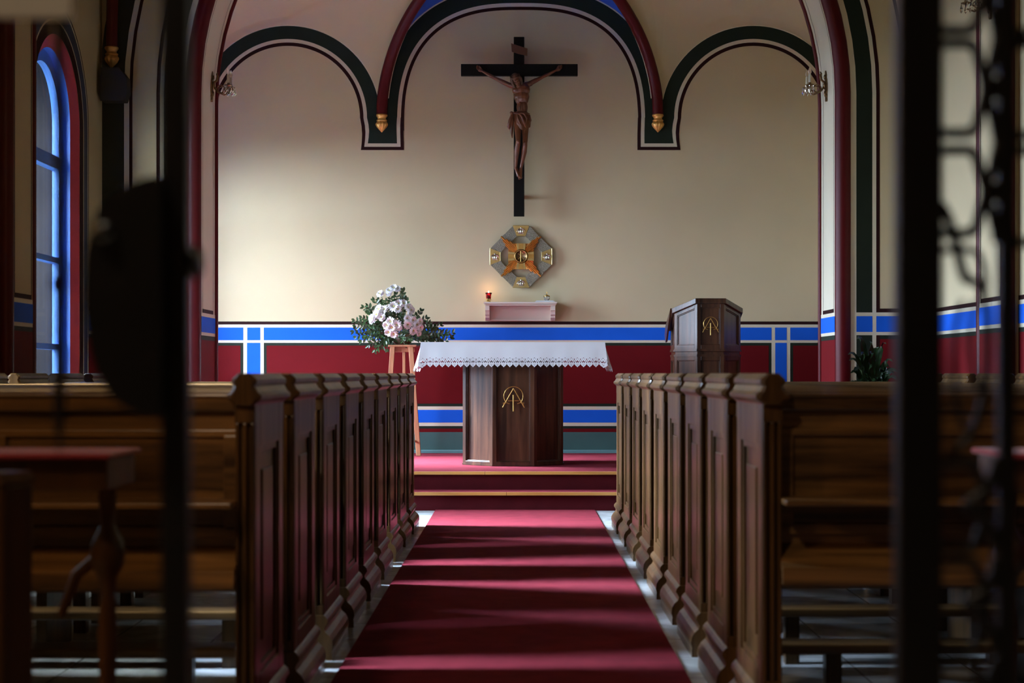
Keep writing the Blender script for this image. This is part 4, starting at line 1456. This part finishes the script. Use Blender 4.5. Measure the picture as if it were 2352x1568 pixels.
# ------------------------------------------------------------------ wall sconces
def sconce(o_, sg, label):
    """o_: plate centre on the wall; sg: direction of +x out of the wall"""
    o_ = Vector(o_)
    r_ = root('wall_sconce', o_ - Vector((0, 0, .12)), label, 'wall lamp', 'bronze crystal wall sconces')
    def T(x, y, z): return o_ + Vector((sg * x, y, z))
    b = MB()
    n = 14
    prof = [(.012, .125), (.024, .11), (.030, .085), (.022, .07), (.034, .05), (.040, .02), (.036, -.01), (.028, -.04), (.020, -.06), (.024, -.075), (.014, -.09), (.016, -.105), (.006, -.118)]
    pts = [(wy, z) for wy, z in prof] + [(-wy, z) for wy, z in reversed(prof)]
    x0, x1 = sorted((o_.x, o_.x + sg * .016))
    b.prism([(o_.y + p[0], o_.z + p[1]) for p in pts], 'x', x0, x1, 'bronze')
    b.ell(T(.02, 0, .01), (.014, .024, .034), 'bronze'); b.ell(T(.02, 0, .075), (.010, .014, .020), 'bronze'); b.ell(T(.018, 0, -.055), (.010, .012, .026), 'bronze')
    b.tube([T(.02, 0, .03), T(.05, 0, .055), T(.055, 0, .085), T(.048, 0, .105), T(.058, 0, .12)], [.008, .010, .011, .007, .003], 'bronze', 8)
    b.build('back_plate', r_)
    for k in (-1, 1):
        b = MB()
        path = [T(.02, 0, .01), T(.055, k * .02, -.04), T(.10, k * .045, -.055), T(.145, k * .06, -.035), T(.15, k * .062, -.005)]
        b.tube(path, [.008, .007, .0065, .006, .007], 'bronze', 8)
        b.tube([T(.085 + .03 * math.cos(t), k * .035, -.02 + .03 * math.sin(t)) for t in [2 * PI * i / 14 for i in range(13)]], .004, 'bronze', 6)
        c = T(.15, k * .062, 0)
        b.lathe([(.008, -.008), (.030, .0), (.036, .006), (.030, .005), (.012, .004), (.012, .018), (.014, .022)], c, 'bronze', 16)
        am = b.build('arm', r_)
        b = MB(); b.lathe([(.0105, .018), (.0105, .085), (.008, .088)], c, 'candle', 12); b.build('candle_tube', am, label='ivory candle tube')
        b = MB(); b.lathe([(.006, .087), (.013, .100), (.014, .112), (.008, .130), (.002, .146)], c, 'bulb', 12); b.build('bulb', am)
        for i in range(6):
            a = 2 * PI * i / 6 + .3
            b = MB()
            q0 = c + Vector((.034 * math.cos(a), .034 * math.sin(a), 0))
            b.lathe([(.001, 0), (.0045, -.006), (.003, -.012), (.004, -.018), (.010, -.040), (.0075, -.050), (.001, -.060)], q0, 'crystal', 6, smooth=False)
            b.build('crystal_drop', am)
    return r_
sconce((-JX, 12.87, 3.335), 1, 'bronze candle sconce with crystals on the left jamb of the chancel arch')
sconce((JX, 12.79, 3.325), -1, 'bronze candle sconce with crystals on the right jamb of the chancel arch')
sconce((NX - .10, 10.62, 3.50), -1, 'bronze candle sconce with crystals on the pilaster of the right nave wall')

# black loudspeaker under the left corner corbel
spk = root('wall_speaker', (-3.08, YF - .09, 3.14), 'black loudspeaker on the dark green band under the far left corbel', 'speaker')
b = MB(); b.prism([(-3.19, 3.13), (-3.01, 3.13), (-2.985, 3.20), (-2.99, 3.31), (-3.05, 3.385), (-3.19, 3.385)], 'y', YF - .17, YF - .05, 'speaker'); b.build('cabinet', spk, bevel=.008)
b = MB(); b.box(-3.12, -3.06, YF - .06, YF + .01, 3.24, 3.28, 'speaker'); b.build('bracket', spk)

# ------------------------------------------------------------------ iron gate in front of the camera
GY = 1.50
sg_ = GY / FPX
def G(px, py, dy=0): return Vector(((px - VX) * sg_, GY + dy, CH + (VY - py) * sg_))
def gx(px): return (px - VX) * sg_
def gz(py): return CH + (VY - py) * sg_
GT = 2.25
lg = root('gate_leaf', (gx(405), GY, 0), 'left black iron gate leaf with smoky glass and a big lock', 'gate')
b = MB(); b.box(gx(374), gx(436), GY - .012, GY + .012, 0.002, GT, 'iron'); b.build('stile', lg, bevel=.003)
b = MB(); b.box(gx(-700), gx(374), GY - .012, GY + .012, .05, .10, 'iron'); b.build('bottom_rail', lg)
b = MB(); b.box(gx(-700), gx(374), GY - .012, GY + .012, GT - .05, GT, 'iron'); b.build('top_rail', lg)
b = MB(); b.box(gx(-760), gx(-700), GY - .012, GY + .012, 0.002, GT, 'iron'); b.build('hinge_stile', lg)
b = MB()
b.tube([G(135, -2300), G(135, 300), G(135, 640), G(136, 960), G(136, 1040)], [.0052, .0052, .0058, .0056, .001], 'iron', 10)
b.tube([G(134, 640), G(134, 665)], .008, 'iron', 10)
b.build('rod', lg)
b = MB(); b.box(gx(-700), gx(374), GY + .012, GY + .015, .10, GT - .05, 'gatepane'); b.build('glass_pane', lg, label='smoky glass pane')
b = MB()
lk = [(386, 412), (350, 416), (315, 430), (280, 452), (250, 485), (228, 530), (215, 585), (211, 650), (213, 720), (222, 790), (240, 850), (268, 905), (305, 938), (345, 953), (386, 955)]
b.prism([(gx(p[0]), gz(p[1])) for p in lk], 'y', GY - .03, GY + .03, 'iron')
lock = b.build('lock_case', lg, bevel=.004, label='large rounded black lock case')
b = MB()
b.ell(G(262, 540, -.032), (.010, .006, .010), 'ironedge'); b.build('highlight_ball', lock)  # small metal ball added as a highlight on the lock case
b = MB()
b.tube([G(385, 602), G(420, 602), G(436, 602)], [.009, .007, .008], 'iron', 10)
b.lathe([(.004, 0), (.012, .004), (.0165, .006), (.0165, .009), (.010, .014), (.001, .015)], G(430, 602), 'ironedge', 24, mtx=Matrix.Rotation(PI / 2, 3, 'Y'))
b.build('knob', lock)
b = MB(); b.box(gx(-330), gx(178), GY - .022, GY - .016, gz(52), gz(-420), 'card')
tag(b.build('notice_card', bevel=.001), 'blank pale card hanging at the upper left of the iron gate', 'sign')

rg = root('gate_leaf', (gx(2107), GY, 0), 'right black iron gate leaf with scrolled wrought ornaments', 'gate')
b = MB(); b.box(gx(2056), gx(2160), GY - .012, GY + .012, 0.002, GT, 'iron'); b.build('stile', rg, bevel=.004)
b = MB(); b.box(gx(2292), gx(2330), GY - .008, GY + .008, .10, GT - .05, 'iron'); b.build('bar', rg, bevel=.002)
b = MB(); b.box(gx(2160), gx(2900), GY - .012, GY + .012, .05, .10, 'iron'); b.build('bottom_rail', rg)
b = MB(); b.box(gx(2160), gx(2900), GY - .012, GY + .012, GT - .05, GT, 'iron'); b.build('top_rail', rg)
b = MB(); b.box(gx(2900), gx(2960), GY - .012, GY + .012, 0.002, GT, 'iron'); b.build('hinge_stile', rg)
def scroll(pts, r=.0052, closed=False, dy=.0):
    b = MB()
    # smooth the polyline
    P_ = [G(x, y, dy) for x, y in pts]
    out = []
    n = len(P_)
    for i in range(n - (0 if closed else 1)):
        p0, p1, p2, p3 = P_[(i - 1) % n] if (closed or i > 0) else P_[i], P_[i], P_[(i + 1) % n], P_[(i + 2) % n] if (closed or i + 2 < n) else P_[min(n - 1, i + 1)]
        for k in range(5):
            t = k / 5
            out.append(.5 * ((2 * p1) + (p2 - p0) * t + (2 * p0 - 5 * p1 + 4 * p2 - p3) * t * t + (3 * p1 - p0 - 3 * p2 + p3) * t ** 3))
    if not closed: out.append(P_[-1])
    b.tube(out, r, 'iron', 8, closed=closed)
    return b.build('scroll', rg)
for y0 in (-370, -136, 100, 345):
    h = 205 if y0 != 345 else 190
    scroll([(2165, y0), (2225, y0), (2240, y0 + 12), (2252, y0 + 50), (2262, y0 + h / 2), (2252, y0 + h - 50), (2240, y0 + h - 12), (2225, y0 + h), (2165, y0 + h)])
    scroll([(2292, y0 - 22), (2282, y0 + 30), (2268, y0 + h / 2), (2282, y0 + h - 30), (2292, y0 + h + 22)])
    b = MB(); b.box(gx(2258), gx(2294), GY - .007, GY + .007, gz(y0 + h / 2 + 22), gz(y0 + h / 2 - 22), 'iron'); b.build('collar', rg, bevel=.002)
    scroll([(2330, y0 + 205), (2352, y0 + 212), (2400, y0 + 180), (2400, y0 + 30), (2352, y0), (2330, y0 + 5)])
scroll([(2160, 468), (2178, 500), (2192, 545), (2205, 600), (2218, 640), (2235, 640)], .0052)
scroll([(2165, 575), (2225, 572), (2250, 590), (2262, 640), (2262, 690)], .0036)
scroll([(2215, 640), (2245, 650), (2262, 690), (2268, 760), (2262, 900), (2230, 1000), (2180, 1040)], .0044)
scroll([(2210, 690), (2195, 760), (2190, 850), (2200, 940), (2220, 990)], .003)
scroll([(2240, 690), (2228, 760), (2235, 850), (2250, 900)], .003)
for y0 in (1060, 1290, 1520):
    scroll([(2165, y0), (2225, y0), (2245, y0 + 20), (2262, y0 + 95), (2245, y0 + 180), (2225, y0 + 200), (2165, y0 + 200)], .005)
    scroll([(2292, y0 - 10), (2272, y0 + 60), (2225, y0 + 100), (2272, y0 + 150), (2292, y0 + 210)], .006)

# ------------------------------------------------------------------ kneelers just inside the gate
def prayer_kneeler(sg, xi, label):
    """xi: x of the inner (aisle side) end; sg: direction outwards"""
    r_ = root('prayer_kneeler', (xi + sg * .3, 3.1, 0), label, 'kneeler', 'prayer kneelers inside the gate')
    def bx(b, d0, d1, y0, y1, z0, z1, m):
        a, c = sorted((xi + sg * d0, xi + sg * d1)); b.box(a, c, y0, y1, z0, z1, m)
    b = MB(); bx(b, 0, .55, 3.0, 3.26, .889, .90, 'velvet'); b.build('armrest_pad', r_, bevel=.008, label='red velvet armrest pad')
    b = MB(); bx(b, .01, .54, 3.02, 3.24, .83, .888, 'dkwood'); b.build('apron', r_, bevel=.003)
    for d in (.035, .52):
        b = MB()
        c = (xi + sg * d, 3.12, 0)
        b.lathe([(.016, .002), (.020, .05), (.017, .12), (.022, .30), (.015, .42), (.019, .55), (.014, .62), (.018, .655), (.030, .675), (.034, .70), (.030, .725), (.019, .745), (.014, .76), (.017, .80), (.018, .835)], c, 'dkwood', 18)
        b.tube([(xi + sg * (d + .01 * (1 if d < .3 else -1)), 3.12, .70), (xi + sg * (d + .06 * (1 if d < .3 else -1)), 3.12, .66), (xi + sg * (d + .09 * (1 if d < .3 else -1)), 3.12, .58)], [.014, .011, .009], 'dkwood', 8)
        b.build('leg', r_)
    b = MB()
    mt = Matrix.Translation((xi + sg * .105, 2.70, 0)) @ Matrix.Rotation(math.radians(24 * sg), 4, 'Z')
    b.box(-.036, .036, -.036, .036, .002, .865, 'dkwood', mt)
    b.prism([(-.040, .865), (.040, .865), (.030, .885), (-.030, .885)], 'y', -.04, .04, 'dkwood', mtx=mt)
    b.build('post', r_, bevel=.006)
    b = MB(); bx(b, .03, .55, 2.68, 2.95, .20, .24, 'dkwood'); b.build('kneeling_board', r_, bevel=.006)
    b = MB(); bx(b, .09, .12, 2.72, 3.12, .30, .34, 'dkwood'); b.build('side_rail', r_)
    return r_
prayer_kneeler(-1, -.760, 'dark wooden prayer kneeler with red padded armrest at the lower left corner')
prayer_kneeler(1, .915, 'dark wooden prayer kneeler at the lower right corner behind the iron gate')
